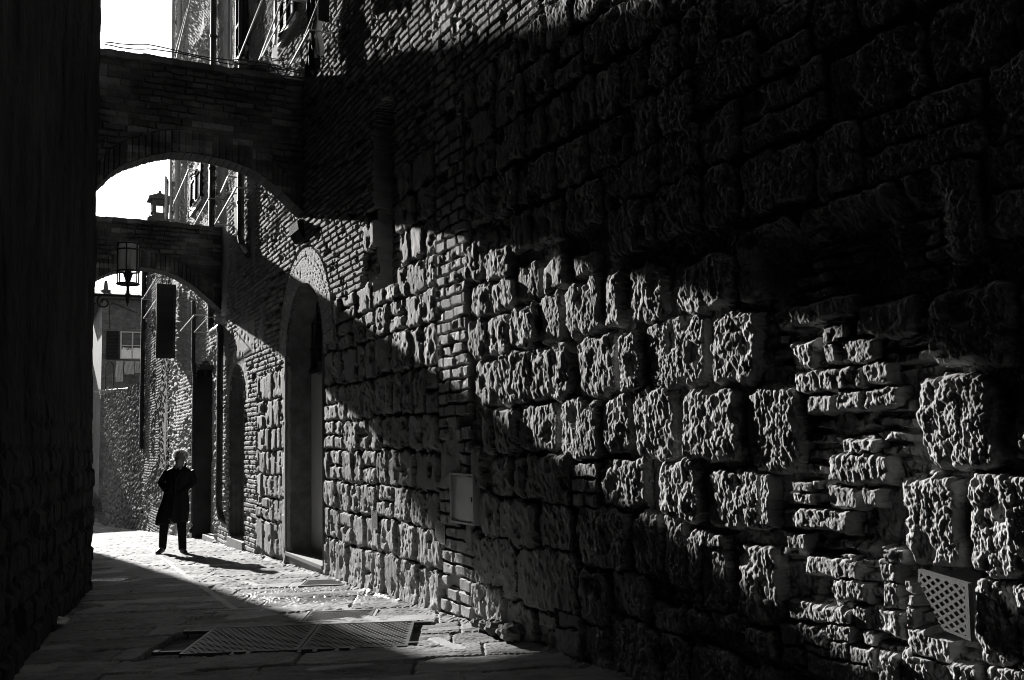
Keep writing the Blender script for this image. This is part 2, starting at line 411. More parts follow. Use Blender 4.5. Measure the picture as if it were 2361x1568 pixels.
# ------------------------------------------------------------------ long right building
bld = empty('stone_building', (Xw, 12, -1.6), 'tall brick and travertine building along the alley with arched doorway', 'building')
def make_right():
    xs = np.arange(2440, 390, -2.15)
    Yf = np.array([wall(x, 1000)[1] for x in xs])
    Yc = np.arange(-14, Yf[0], .12); Yc = Yc[Yc < Yf[0]-.05]
    Ys = np.concatenate([Yc, Yf])
    NR = 760; NT = 26
    ztop = np.array([wall(float(np.interp(y, Yf, xs)), -50)[2] for y in Ys])
    ztop = np.where(Ys < Yf[0], ztop[len(Yc)], ztop)
    zb = zg(Ys)-.12
    ztop = np.minimum(ztop, 13.2)
    t = np.linspace(0, 1, NR)[:, None]
    Zf = zb+(ztop-zb)*t
    Zt = ztop+(17-ztop)*np.linspace(0, 1, NT+1)[1:, None]
    Z = np.concatenate([Zf, Zt]); Y = np.broadcast_to(Ys, Z.shape).copy()
    dx = np.gradient(Ys)[None, :]*np.ones_like(Z)
    H, T = relief_right(Y, Z, dx)
    H[NR+1:] = .0
    P = np.stack([Xw-H, Y, Z], -1)
    cut = arch_in(Y, Z, DOOR) | arch_in(Y, Z, ARC3) | ((Y > BAY[0]) & (Y < BAY[1]) & (Z < BAY[2]+.25*np.sin((Y-BAY[0])/(BAY[1]-BAY[0])*math.pi)))
    keep = ~(cut[:-1, :-1] & cut[1:, 1:] & cut[:-1, 1:] & cut[1:, :-1])
    grid_mesh('wall', P, STONE, bld, tone=T, keep=keep)
    # mass behind the face so that it is solid from elsewhere
    b = MB(); b.box(Xw+.95, Xw+9, -14, 26.5, -3, 17); b.box(Xw+.02, Xw+.95, -14, 26.48, 16.95, 17)
    b.box(Xw+.03, Xw+.95, 26.3, 26.5, -3, 16.94); b.build('rear_mass', DARKPL, bld)
make_right()
# openings
def arch_pts(a, n=18):
    yc = (a[0]+a[1])/2; z0 = float(zg(yc))-.15
    return [(yc-a[3], z0)]+[(yc-a[3]*math.cos(math.pi*i/n), a[2]+a[3]*math.sin(math.pi*i/n)) for i in range(n+1)]+[(yc+a[3], z0)]
def reveal(a, x0, x1, name, m, parent, seedh=0):
    pts = arch_pts(a, 24); rs = []
    n = 10
    b = MB(); L = []
    for i in range(n+1):
        x = x0+(x1-x0)*i/n
        L.append([(x, y+.006*math.sin(i*3.1+k), z+.004*math.sin(k*2+i)) for k, (y, z) in enumerate(pts)])
    vs = [p for r in L for p in r]; k = len(pts); fs = []
    for i in range(n):
        for j in range(k-1): fs.append((i*k+j, i*k+j+1, (i+1)*k+j+1, (i+1)*k+j))
    b.add(vs, fs); return b.build(name, m, parent)
reveal(DOOR, Xw-.035, Xw+.95, 'door_reveal', mat('jamb_stone', .22, .85, .4, 5, .006, 30), bld)
yc = (DOOR[0]+DOOR[1])/2; zd = float(zg(12.35))
d = MB(); d.box(Xw+.33, Xw+.37, DOOR[0]-.05, DOOR[1]+.05, zd-.1, 1.02)
door = d.build('door', DOORP, bld)
d = MB(); d.box(Xw+.30, Xw+.33, DOOR[0], DOOR[1], 1.0, 1.06)
for k in range(7):
    y = DOOR[0]+.13+k*.26; zt = DOOR[2]+math.sqrt(max(.01, DOOR[3]**2-(y-yc)**2)); d.tube([(Xw+.31, y, 1.03), (Xw+.31, y, zt)], .014, 6)
for z in (1.35, 1.7): w = math.sqrt(max(.01, DOOR[3]**2-(max(z-DOOR[2], 0))**2)); d.box(Xw+.305, Xw+.315, yc-w, yc+w, z-.012, z+.012)
d.build('fanlight_grille', IRON, bld)
d = MB(); d.box(Xw+.37, Xw+.39, DOOR[0]-.05, DOOR[1]+.05, 1.0, 2.2); d.build('fanlight_glass', PANE, bld)
d = MB(); d.box(Xw-.02, Xw+.5, DOOR[0]+.01, DOOR[1]-.01, zd-.1, zd+.10); d.box(Xw-.05, Xw+.12, DOOR[0]+.005, DOOR[1]-.005, zd+.10, zd+.145)
d.build('doorstep', SLABST, bld)
d = MB(); y0, y1, z0, z1 = 12.02, 12.5, .8, 1.0
p0 = wall(734, 836, Xw+.32); p1 = wall(752, 860, Xw+.32)
d.box(Xw+.305, Xw+.33, min(p0[1], p1[1]), max(p0[1], p1[1]), min(p0[2], p1[2]), max(p0[2], p1[2])); pl = d.build('sign_plate', SLABST, bld)
d = MB(); d.box(Xw+.298, Xw+.3045, min(p0[1], p1[1])+.04, max(p0[1], p1[1])-.03, min(p0[2], p1[2])+.03, max(p0[2], p1[2])-.03); d.build('sign_face', CAST, pl)
# blind arch: infill, reveal, sill
reveal(ARC3, Xw-.03, Xw+.4, 'blind_arch_reveal', mat('jamb_stone', .2), bld)
def infill(name, y0, y1, z0, z1, X, m, s):
    ny, nz = 60, 220
    y = np.linspace(y0, y1, ny); z = np.linspace(z0, z1, nz); Y, Z = np.meshgrid(y, z)
    h, t = bricks(Y, Z, .3, .16, s, H=.01); P = np.stack([X-h-.01*fbm(Y*4, Z*4, s, 3), Y, Z], -1)
    return grid_mesh(name, P, RUBBLE, bld, tone=t*2.6)
infill('blind_arch_infill', ARC3[0]-.02, ARC3[1]+.02, -1.9, 1.5, Xw+.24, PLASTER, 81)
z3 = float(zg(16.8)); d = MB(); d.box(Xw-.06, Xw+.26, ARC3[0]+.01, ARC3[1]-.01, z3-.1, z3+.16); d.build('blind_arch_sill', SLABST, bld)
# deep bay past the second arch with a door and step
infill('bay_back_wall', BAY[0]-.05, BAY[1]+.05, -2.2, 1.9, Xw+.42, PLASTER, 83)
d = MB()
zt = BAY[2]
d.box(Xw-.01, Xw+.45, BAY[0]-.1, BAY[0], -2.2, zt+.02); d.box(Xw-.0, Xw+.45, BAY[1], BAY[1]+.1, -2.2, zt+.02); d.box(Xw+.02, Xw+.45, BAY[0]-.1, BAY[1]+.1, zt+.18, zt+.45)
d.build('bay_reveal', DARKPL, bld)
zz = float(zg(20)); d = MB(); d.box(Xw-.03, Xw+.4, 19.05, 20.3, zz-.1, zz+.13); d.build('bay_step', SLABST, bld)
d = MB(); d.box(Xw+.36, Xw+.41, 19.2, 20.1, zz+.13, .6); for_ = d.build('bay_door', SHUT, bld)

# ------------------------------------------------------------------ street
SA = math.radians(-24)
cs, sn = math.cos(SA), math.sin(SA)
def wetf(X, Y):
    return np.clip(1.3-np.hypot((X-2.75)/.75, (Y-9.7+.55*(X-2.75))/.75)+.5*gn(X*4, Y*4, 90), 0, 1)
def street():
    ys = np.arange(1640, 1185, -1.25)
    Yv = []
    for py in ys:
        g = None; d = wr(900, py); 
        tt = np.linspace(1, 120, 6000); q = zg(tt*d[1])-tt*d[2]; i = np.where(q > 0)[0]
        if len(i): Yv.append(tt[i[0]]*d[1])
    Yv = np.array(Yv); Yv = Yv[Yv < 44]
    # near part finely even in Y
    Yv = np.unique(np.concatenate([np.arange(2.2, 5, .02), Yv[Yv > 5]]))
    out = [Yv[0]]
    for y in Yv[1:]:
        if y-out[-1] > .008:
            k = int(max(1, math.ceil((y-out[-1])/(.004*y+.01)))) ; out += list(np.linspace(out[-1], y, k+1)[1:])
    Yv = np.array(out); Yv = np.concatenate([np.arange(-14, 2.15, .25), Yv, [47, 55, 66]])
    Xv = np.concatenate([np.arange(-1.6, 3.6, .0075), ])
    X, Y = np.meshgrid(Xv, Yv)
    base = zg(Y)+.006*gn(X*.8, Y*.5, 1)
    base += -.05*sst(.5, 0, 3.3-X)*sst(14, 10, Y)*0
    u = X*cs+Y*sn; v = -X*sn+Y*cs
    v2 = v+.03*fbm(u*.7, v*.7, 3, 2)
    rowh = .47; r = np.floor(v2/rowh); fv = v2-r*rowh
    bw = .85+.5*_h(r, r*0, 4); off = _h(r, r*0, 5)*3
    c = np.floor((u+off)/bw); fu = (u+off)-c*bw
    e = np.minimum(np.minimum(fu, bw-fu), np.minimum(fv, rowh-fv))
    jt = sst(.018, .004, e+.010*gn(u*9, v*9, 6))
    k = _h(c, r, 7)
    det = np.clip(1.6-Y/22, .15, 1)
    ht = -.016*jt+(k-.5)*.010+(_h(c, r, 8)-.5)*.02*(fv-rowh/2)+(_h(c, r, 9)-.5)*.012*(fu-bw/2)
    ht += det*(.0040*gn(u*4+k*9, v*30, 10)+.0030*gn(u*13, v*26, 11)+.0012*gn(u*40, v*75, 12))+.006*gn(u*3, v*3, 13)
    chip = sst(.25, .6, gn(u*3.1, v*4.2, 14)); ht -= .007*chip
    # long mortar band running down the alley
    w = wetf(X, Y); cob = sst(.1, .5, w)
    wl = worley(u*9, v*9, 15); ht += cob*(.004*sst(.6, .1, wl)-.001+.0035*gn(u*38, v*60, 5))
    tone = (.7+.6*k)*(1-.25*chip)*(1+.18*fbm(u*7, v*11, 44, 3)); tone = tone*(1-jt)+1.45*jt*(gn(u*2, v*2, 17) > -.1)+.5*jt*(gn(u*2, v*2, 17) <= -.1)
    patch = sst(.38, .42, gn(u*1.3+5, v*2.4, 19)); tone = tone*(1-patch)+1.5*patch; ht = ht*(1-.7*patch)
    for (x0, y0, x1, y1, wd) in BANDS:
        dx_, dy_ = x1-x0, y1-y0; L = math.hypot(dx_, dy_); t = ((X-x0)*dx_+(Y-y0)*dy_)/L**2; dd = np.abs((X-x0)*dy_-(Y-y0)*dx_)/L+.015*gn(X*8, Y*8, 23)
        m = ((t > 0) & (t < 1)*1)*sst(wd, wd*.6, dd); tone = tone*(1-m)+1.7*m; ht = ht*(1-m)+.002*m
    # the recess round the big cover
    uu = (X-BC[0])*ca+(Y-BC[1])*sa; vv = -(X-BC[0])*sa+(Y-BC[1])*ca
    rec = (uu > -.30) & (uu < BW+.07) & (vv > -.03) & (vv < BD+.02)
    ht = np.where(rec, -.05+.004*gn(X*30, Y*30, 3), ht); tone = np.where(rec, .5, tone)
    # dirt bank against the wall
    bank = sst(.10, 0, 3.27-X+.05*gn(Y*4, X*0, 7)); ht += bank*(.02+.012*gn(X*20, Y*20, 8)); 
    P = np.stack([X, Y, base+ht], -1)
    o = grid_mesh('pavement', P, PAVE, tone=tone, wet=w*.9)
    o['kind'] = 'structure'
    g = MB(); g.add([(x, y, float(zg(y))-.09) for y in (-60, -20, 0, 6.4, 11.3, 18, 31.5, 45, 70, 300) for x in (-60, 90)],
                    [(2*i, 2*i+1, 2*i+3, 2*i+2) for i in range(9)])
    g = g.build('ground', DARKPL); g['kind'] = 'structure'
# big cover: corner near-left, direction of its long side
m5 = ground(412, 1512); m4 = ground(940, 1487); m2 = ground(415, 1458); m3 = ground(880, 1437)
BC = (float(m5[0]), float(m5[1])); _a = math.atan2(m4[1]-m5[1], m4[0]-m5[0]); ca, sa = math.cos(_a), math.sin(_a)
BW = math.hypot(m4[0]-m5[0], m4[1]-m5[1]); BD = .96
def gp(x, y): p = ground(x, y); return float(p[0]), float(p[1])
BANDS = []
for (a, b, w) in (((300, 1245), (440, 1335), .04), ((440, 1335), (560, 1418), .045), ((790, 1400), (880, 1437), .05), ((1000, 1470), (1060, 1500), .06), ((560, 1340), (600, 1350), .05)):
    BANDS.append((*gp(*a), *gp(*b), w))
street()
def cover_piece(name, u0, u1, v0, v1, zt, parent, m, pat=.045, amp=.004):
    """a plate with raised chequer bars, laid in the cover's own axes"""
    b = MB()
    def W(u, v, z): return (BC[0]+u*ca-v*sa, BC[1]+u*sa+v*ca, z)
    def bx(a0, a1, b0, b1, z0, z1):
        vs = [W(a, c, z) for a in (a0, a1) for c in (b0, b1) for z in (z0, z1)]
        b.add(vs, [(0, 1, 3, 2), (4, 6, 7, 5), (0, 4, 5, 1), (2, 3, 7, 6), (0, 2, 6, 4), (1, 5, 7, 3)])
    bx(u0, u1, v0, v1, zt-.035, zt)
    fr = .022
    bx(u0, u1, v0, v0+fr, zt, zt+amp); bx(u0, u1, v1-fr, v1, zt, zt+amp); bx(u0, u0+fr, v0+fr, v1-fr, zt, zt+amp); bx(u1-fr, u1, v0+fr, v1-fr, zt, zt+amp)
    nv = int((v1-v0-2*fr)/pat*1.0); nu = int((u1-u0-2*fr)/pat)
    for i in range(nv):
        for j in range(nu):
            uu = u0+fr+(j+.5+.5*(i % 2))*pat; vv = v0+fr+(i+.5)*pat
            if uu+.014 > u1-fr: continue
            bx(uu-.015, uu+.015, vv-.007, vv+.007, zt, zt+amp)
    return b.build(name, m, parent)
zc = float(zg(7.5))+.012
cov = empty('drain_cover', (BC[0]+.8, BC[1]+.1, zc), 'large double chequered iron cover with side lugs, set in a dark recess', 'manhole cover')
cover_piece('left_plate', 0, BW*.52, 0, BD, zc, cov, CAST); cover_piece('right_plate', BW*.52+.008, BW, 0, BD, zc, cov, CAST)
def W(u, v, z): return (BC[0]+u*ca-v*sa, BC[1]+u*sa+v*ca, z)
def lug(b, u, v, hu, hv, z=0):
    c = W(u, v, zc-.008+z); b.obox(c, (hu*ca, hu*sa, 0), (-hv*sa, hv*ca, 0), (0, 0, .012))
for u in (.45, .93, 1.2, 1.62): 
    b = MB(); lug(b, u, -.045, .07, .045); lug(b, u, -.05, .04, .02, .014); b.build('lug', CAST, cov)
for v in (.1, .85): b = MB(); lug(b, -.10, v, .1, .018); lug(b, -.19, v, .02, .04, .006); b.build('lug', CAST, cov)
for v in (.12, .9): b = MB(); lug(b, BW+.07, v, .07, .02); b.build('lug', CAST, cov)
def small_cover(name, x0, y0, w, dep, label, ang=None):
    p = ground(x0, y0); z = float(zg(p[1]))+.002
    global BC, ca, sa
    k = (BC, ca, sa)
    BC = (float(p[0]), float(p[1]))
    if ang is not None: ca, sa = math.cos(ang), math.sin(ang)
    t = empty(name, (BC[0], BC[1], z), label, 'manhole cover')
    cover_piece('plate', .02, w-.02, .02, dep-.02, z, t, CAST, .035, .004)
    b = MB()
    def bx(a0, a1, b0, b1, z0, z1):
        vs = [W(a, c, q) for a in (a0, a1) for c in (b0, b1) for q in (z0, z1)]
        b.add(vs, [(0, 1, 3, 2), (4, 6, 7, 5), (0, 4, 5, 1), (2, 3, 7, 6), (0, 2, 6, 4), (1, 5, 7, 3)])
    f = .02
    f = .012; bx(-f, w+f, -f, f, z-.04, z+.006); bx(-f, w+f, dep-f, dep+f, z-.04, z+.006); bx(-f, f-.001, f, dep-f, z-.04, z+.006); bx(w-f+.001, w+f, f, dep-f, z-.04, z+.006)
    b.build('frame', SLABST, t)
    BC, ca, sa = k
small_cover('inspection_cover', 690, 1436, .62, .5, 'small chequered cover with pale frame just behind the big drain cover')
small_cover('inspection_cover', 690, 1352, .62, .42, 'small chequered cover near the arched doorway step')
small_cover('valve_cover', 477, 1414, .5, .12, 'narrow plain cover in the shade left of the sunlit paving')
small_cover('valve_cover', 205, 1342, .42, .2, 'pale flat cover beside the foot of the left wall')

# ------------------------------------------------------------------ left building
lb = empty('plastered_building', (-1, 6, -1.5), 'dark plastered building filling the left edge of the alley', 'building')
def left_face(Ys, Xs, nz, ztop, name, parent, m, s, sx=1):
    z = np.linspace(0, 1, nz)[:, None]
    Y = np.broadcast_to(Ys, (nz, len(Ys))).copy(); X = np.broadcast_to(Xs, Y.shape).copy()
    zb = zg(Ys)-.15; Z = zb+(ztop-zb)*z
    foot = sst(.9, -.6, Z-.25*gn(Y*1.0, Z*.5, s+4))
    h = .02*fbm(Y*1.2, Z*.6, s, 3)+.006*gn(Y*5, Z*4, s+1)+.005*gn(Y*19, Z*15, s+2)-.015*sst(.25, .4, gn(Y*1.6, Z*.9, s+3))
    st, _ = bricks(Y, Z, .42, .22, s+7, joint=.03, H=.04, rag=.02); h = h*(1-foot)+foot*(st+.012*gn(Y*9, Z*9, s+5))
    P = np.stack([X+h, Y, Z], -1)
    T = .9+.5*fbm(Y*1.6, Z*.5, s+9, 4)+.25*gn(Y*5, Z*3, s+8)
    return grid_mesh(name, P, m, parent, tone=np.clip(T, .35, 1.7), flip=True)
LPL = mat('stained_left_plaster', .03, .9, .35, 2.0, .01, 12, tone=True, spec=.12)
Ys = np.concatenate([np.arange(-14, 2, .25), np.arange(2, 12.36, .02)])
Xs = .70-.1515*(12.36-Ys); Xs = np.where(Ys < 2, .70-.1515*10.36, Xs)
left_face(Ys, Xs, 520, 21, 'wall', lb, LPL, 200)
Ys = np.linspace(12.36, 18.55, 200); Xs = .70+.045*(Ys-12.36)
left_face(Ys, Xs-.02, 300, 16, 'rear_wall', lb, LPL, 230)
b = MB()
b.add([(-.92, -14, -3), (-.92, 1.9, -3), (.66, 12.3, -3), (.66, 12.38, -3), (-9, 12.38, -3), (-9, -14, -3)]+[(-.92, -14, 21), (-.92, 1.9, 21), (.66, 12.3, 21), (.66, 12.38, 21), (-9, 12.38, 21), (-9, -14, 21)],
      [(0, 1, 7, 6), (1, 2, 8, 7), (2, 3, 9, 8), (3, 4, 10, 9), (4, 5, 11, 10), (5, 0, 6, 11), (6, 7, 8, 9, 10, 11)])
b.add([(.64, 12.385, -3), (.93, 18.53, -3), (-9, 18.53, -3), (-9, 12.385, -3), (.64, 12.385, 16), (.93, 18.53, 16), (-9, 18.53, 16), (-9, 12.385, 16)],
      [(0, 1, 5, 4), (1, 2, 6, 5), (2, 3, 7, 6), (3, 0, 4, 7), (4, 5, 6, 7)])
b.build('rear_mass', DARKPL, lb)

# ------------------------------------------------------------------ flying arches
def flying_arch(name, Y0, thick, top, intr, label, s, X0, BRI=1.0):
    t = empty(name, (2, Y0, 2.5), label, 'arch')
    tp = [ypl(x, y, Y0) for x, y in top]; ip = [ypl(x, y, Y0) for x, y in intr]
    nx, nz = 420, 170
    X = np.linspace(X0, Xw+.05, nx)
    tp = sorted([(p[0], p[2]) for p in tp]); ip = sorted([(p[0], p[2]) for p in ip])
    # carry the traced curve down to the hidden left springing
    k = np.polyfit([p[0] for p in ip], [p[1] for p in ip], 4) if len(ip) > 6 else None
    ztp = np.interp(X, [p[0] for p in tp], [p[1] for p in tp])+.012*gn(X*6, X*0, s)+.006*np.round(2*gn(X*3.2, X*0, s+1))
    zi = np.interp(X, [p[0] for p in ip], [p[1] for p in ip])
    for _ in range(14): zi[1:-1] = .25*zi[:-2]+.5*zi[1:-1]+.25*zi[2:]
    if X0 < ip[0][0]:
        lo = X < ip[0][0]; zi[lo] = ip[0][1]-1.2*(ip[0][0]-X[lo])
    zi = zi+.008*gn(X*12, X*0, s+3)
    v = np.linspace(0, 1, nz)[:, None]; Z = zi+(ztp-zi)*v; XX = np.broadcast_to(X, Z.shape).copy()
    h, tn = bricks(XX, Z, .26, .085, s+5, H=.022, rag=.01)
    # ring of bricks on edge: measured from the intrados
    d = (Z-zi); ang = np.cumsum(np.hypot(np.gradient(X), np.gradient(zi)))[None, :]*np.ones_like(Z)
    ring = d < .30; fr = (ang % .085); hr = .022*sst(0, .012, np.minimum(fr, .085-fr)-.005)+.006*(_h(np.floor(ang/.085), ang*0, s+6))
    hr = np.where(np.abs(d-.30) < .012, 0, hr)
    h = np.where(ring, hr, h); tn = np.where(ring, .7+.7*_h(np.floor(ang/.085), np.floor(d/.3), s+7), tn)
    wx = gn(XX*1.6, Z*1.6, s+8)
    h = h*(1-.7*sst(-.1, .3, wx))+.010*fbm(XX*7, Z*7, s+9, 3); tn = tn*(1+.55*wx)
    kk = _h(np.floor(XX/.26), np.floor(Z/.085), s+31); tn = tn*(.6+.9*kk**3)*BRI; cope = (ztp-Z) < .09; h = np.where(cope, .045+.01*gn(XX*5, Z*9, s+2), h)
    P = np.stack([XX, Y0-h, Z], -1)
    grid_mesh('front_face', P, RUBBLE, t, tone=np.clip(tn, .25, 2.2))
    # soffit
    u = np.linspace(0, 1, 26)[:, None]; YY = Y0-.02+u*(thick+.02)*np.ones_like(X); XS = np.broadcast_to(X, YY.shape).copy()
    hs = .010*sst(0, .012, np.minimum(ang[0] % .085, .085-ang[0] % .085))[None, :]*np.ones_like(YY)
    grid_mesh('soffit', np.stack([XS, YY, zi-hs+.004*gn(XS*9, YY*9, s)], -1), RUBBLE, t, tone=np.full(YY.shape, .95), flip=True)
    b = MB(); n = nx
    b.add([(x, Y0-.035, z) for x, z in zip(X, ztp)]+[(x, Y0+thick, z) for x, z in zip(X, ztp)], [(i, i+1, n+i+1, n+i) for i in range(n-1)])
    b.add([(x, Y0+thick, z) for x, z in zip(X, zi)]+[(x, Y0+thick, z) for x, z in zip(X, ztp)], [(i+1, i, n+i, n+i+1) for i in range(n-1)])
    b.build('core', DARKPL, t)
    return t, X, ztp
A1, AX1, AZ1 = flying_arch('flying_arch', 12.40, .34, [(715, 183), (705, 182), (600, 167), (480, 150), (400, 138), (330, 126), (237, 115), (150, 104)],
    [(712, 505), (703, 493), (683, 473), (650, 440), (617, 413), (585, 392), (550, 377), (515, 366), (483, 359), (440, 352), (400, 350), (365, 354), (333, 362), (283, 379), (255, 396), (232, 420)],
    'near brick flying arch spanning high between the two walls, its top flat', 400, .45, .8)
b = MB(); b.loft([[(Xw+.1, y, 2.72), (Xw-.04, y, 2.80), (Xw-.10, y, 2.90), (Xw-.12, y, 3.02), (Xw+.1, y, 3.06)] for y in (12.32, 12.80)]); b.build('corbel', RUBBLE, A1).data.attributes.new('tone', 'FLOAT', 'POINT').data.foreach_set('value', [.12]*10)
A2, AX2, AZ2 = flying_arch('flying_arch', 18.45, .42, [(520, 526), (486, 524), (400, 513), (300, 505), (222, 498), (180, 494)],
    [(515, 735), (511, 717), (495, 700), (479, 686), (466, 675), (454, 664), (432, 649), (410, 636), (385, 625), (355, 618), (320, 615), (290, 618), (255, 626), (219, 642)],
    'lower flying arch behind the wall lantern, with a chimney seen over it', 430, .6, 1.0)

# ------------------------------------------------------------------ broken concrete lattice grate, vents, cabinet
def mask_plate(name, corners, nu, nv, fn, x0, th, m, parent=None, lean=0.0):
    """a pierced plate standing parallel to the long wall; corners are four (y, z) points, fn(u, v) says where it is solid"""
    (a, b, c, d) = [np.array(q, float) for q in corners]      # u0v0, u1v0, u1v1, u0v1
    def pt(u, v): return a*(1-u)*(1-v)+b*u*(1-v)+c*u*v+d*(1-u)*v
    B = MB(); idx = {}
    sol = [[fn((i+.5)/nu, (j+.5)/nv) for j in range(nv)] for i in range(nu)]
    def vid(i, j, k):
        q = (i, j, k)
        if q not in idx:
            p = pt(i/nu, j/nv); idx[q] = len(B.v); B.v.append((x0+k*th-lean*i/nu, float(p[0]), float(p[1])))
        return idx[q]
    for i in range(nu):
        for j in range(nv):
            if not sol[i][j]: continue
            B.f.append((vid(i, j, 0), vid(i+1, j, 0), vid(i+1, j+1, 0), vid(i, j+1, 0)))
            B.f.append((vid(i, j, 1), vid(i, j+1, 1), vid(i+1, j+1, 1), vid(i+1, j, 1)))
            for (di, dj, e) in ((-1, 0, ((i, j), (i, j+1))), (1, 0, ((i+1, j+1), (i+1, j))), (0, -1, ((i+1, j), (i, j))), (0, 1, ((i, j+1), (i+1, j+1)))):
                ii, jj = i+di, j+dj
                if not (0 <= ii < nu and 0 <= jj < nv and sol[ii][jj]):
                    (p, q) = e; B.f.append((vid(*p, 0), vid(*q, 0), vid(*q, 1), vid(*p, 1)))
    B.mi = [0]*len(B.f)
    return B.build(name, m, parent)
def wyz(x, y, X=Xw): p = wall(x, y, X); return (float(p[1]), float(p[2]))
XG = Xw-.035
XR = XG-.04
gc = [wyz(*cF(500, 1010), XG), wyz(*cF(1000, 1212), XR), wyz(*cF(975, 690), XR), wyz(*cF(525, 560), XG)]
def grate_fn(u, v):
    if u < .52-.0 and v < .74 and u < .50*(.76-v)/.76+.012*math.sin(v*90)+.02: return False      # broken away corner
    if u < .045 or u > .93 or v < .06 or v > .93: return True
    a = (u-.045)/.885*4.9; b = (v-.06)/.87*5.2
    for (oa, ob) in ((0, 0), (.5, .5)):
        fa = abs((a-oa+.5) % 1-.5); fb = abs((b-ob+.5) % 1-.5)
        if fa/.30+fb/.30 < 1: return False
    return True
g = mask_plate('lattice_grate', gc, 130, 140, grate_fn, XG-.022, .022, CONC, lean=.04)
tag(g, 'concrete lattice grate with its lower corner broken off, low in the stone wall', 'grate')
def small_vent(x0, x1, y0, y1, label):
    c = [wyz(x0, y1), wyz(x1, y1), wyz(x1, y0), wyz(x0, y0)]
    ym = [q[0] for q in c]; ya, yb = max(ym), min(ym); za = (c[0][1]+c[1][1])/2; zb = (c[2][1]+c[3][1])/2
    c = [(ya, za), (yb, za), (yb, zb), (ya, zb)]
    def fn(u, v):
        if u < .06 or u > .94 or v < .04 or v > .96: return True
        a = u*5; b = v*8
        for (oa, ob) in ((0, 0), (.5, .5)):
            if abs((a-oa+.5) % 1-.5)/.36+abs((b-ob+.5) % 1-.5)/.36 < 1: return False
        return True
    t = empty('wall_vent', (Xw-.05, (ya+yb)/2, (za+zb)/2), label, 'vent')
    mask_plate('mesh_panel', c, 50, 90, fn, Xw-.032, .006, ZINC, t)
    B = MB(); B.box(Xw-.025, Xw+.02, yb, ya, za, zb); B.build('box', IRON, t)
small_vent(863, 876, 1176, 1219, 'small pierced metal vent low in the wall nearer the arched doorway')
small_vent(1012, 1032, 1200, 1253, 'small pierced metal vent low in the wall just below the meter cabinet')
cy0, cz0 = wyz(1048, 1103); cy1, cz1 = wyz(1100, 1207)
cb = empty('meter_cabinet', (Xw, (cy0+cy1)/2, (cz0+cz1)/2), 'pale metal meter cabinet let into the stone wall', 'cabinet')
zt, zb_ = cz0+.03, cz1
b = MB(); f = .018; X1 = Xw-.04
b.box(X1, Xw+.1, cy1-f, cy1, zb_-f, zt+f); b.box(X1, Xw+.1, cy0, cy0+f, zb_-f, zt+f); b.box(X1, Xw+.1, cy1+.0005, cy0-.0005, zt, zt+f); b.box(X1, Xw+.1, cy1+.0005, cy0-.0005, zb_-f, zb_)
b.build('frame', DOORP, cb)
b = MB(); b.box(X1+.012, X1+.02, cy1+.006, cy0-.006, zb_+.006, zt-.006); dr = b.build('door', CABM, cb)
b = MB(); b.box(X1+.004, X1+.012, cy1+.02, cy1+.035, (zt+zb_)/2-.02, (zt+zb_)/2+.02); b.build('latch', IRON, dr)

# ------------------------------------------------------------------ downpipes, cables, shutters and washing on the right building
def wp(x, y, off=.08): 
    p = wall(x, y, Xw-off); return (Xw-off, float(p[1]), float(p[2]))
def pipe(name, pts, r, m=PIPE, label=None):
    b = MB(); b.tube(pts, r, 10)
    # collars
    for i in range(len(pts)-1):
        p, q = Vector(pts[i]), Vector(pts[i+1]); L_ = (q-p).length
        if L_ > 1.2:
            for k in range(1, int(L_/1.4)+1):
                c = p.lerp(q, k*1.4/L_); dd = (q-p).normalized()*.02; b.tube([c-dd, c+dd], r*1.25, 10)
    return b.build(name, m, bld)
yA = wp(490, 300, .1)[1]; yA2 = wp(507, 900, .1)[1]
zA = wp(489, 752, .1)[2]
pipe('downpipe', [(Xw-.1, yA, 14.0), (Xw-.1, yA, zA), (Xw-.1, yA-.1, zA-.12), (Xw-.1, yA2+.1, zA-.02-.1), (Xw-.1, yA2, zA-.25), (Xw-.1, yA2, -1.1), (Xw-.08, yA2-.10, -1.32), (Xw+.02, yA2-.14, -1.4)], .062)
yB = wp(555, 480, .1)[1]; zB = wp(555, 545, .1)[2]
pipe('downpipe', [(Xw-.1, yB, 14.0), (Xw-.1, yB, zB), (Xw-.09, yB-.12, zB-.2), (Xw-.07, yB-.5, zB-.42)], .06)
yC = wp(448, 900, .07)[1]
pipe('downpipe', [(Xw-.1, yC, 3.2), (Xw-.1, yC, 1.9), (Xw-.07, yC, 1.5), (Xw-.07, yC, -1.6)], .045)
for x in (399, 411, 416): 
    y = wp(x, 60, .1)[1]; b = MB(); b.tube([(Xw-.1, y, wp(x, 500, .1)[2]), (Xw-.1, y, 14)], .03, 8); b.build('conduit', WHITEP, bld)
def cable(x0, y0, x1, y1, off=.3, r=.012, sag=.0, off1=None):
    p = Vector(wp(x0, y0, off)); q = Vector(wp(x1, y1, off if off1 is None else off1)); n = 8
    pts = [p.lerp(q, i/n)+Vector((0, 0, -sag*4*(i/n)*(1-i/n))) for i in range(n+1)]
    b = MB(); b.tube(pts, r, 6)
    for e in (0, -1):
        e_ = pts[e]; b.tube([e_, (Xw+.01, e_.y, e_.z)], r*.9, 6)
    return b.build('laundry_pole', CABLE, bld)
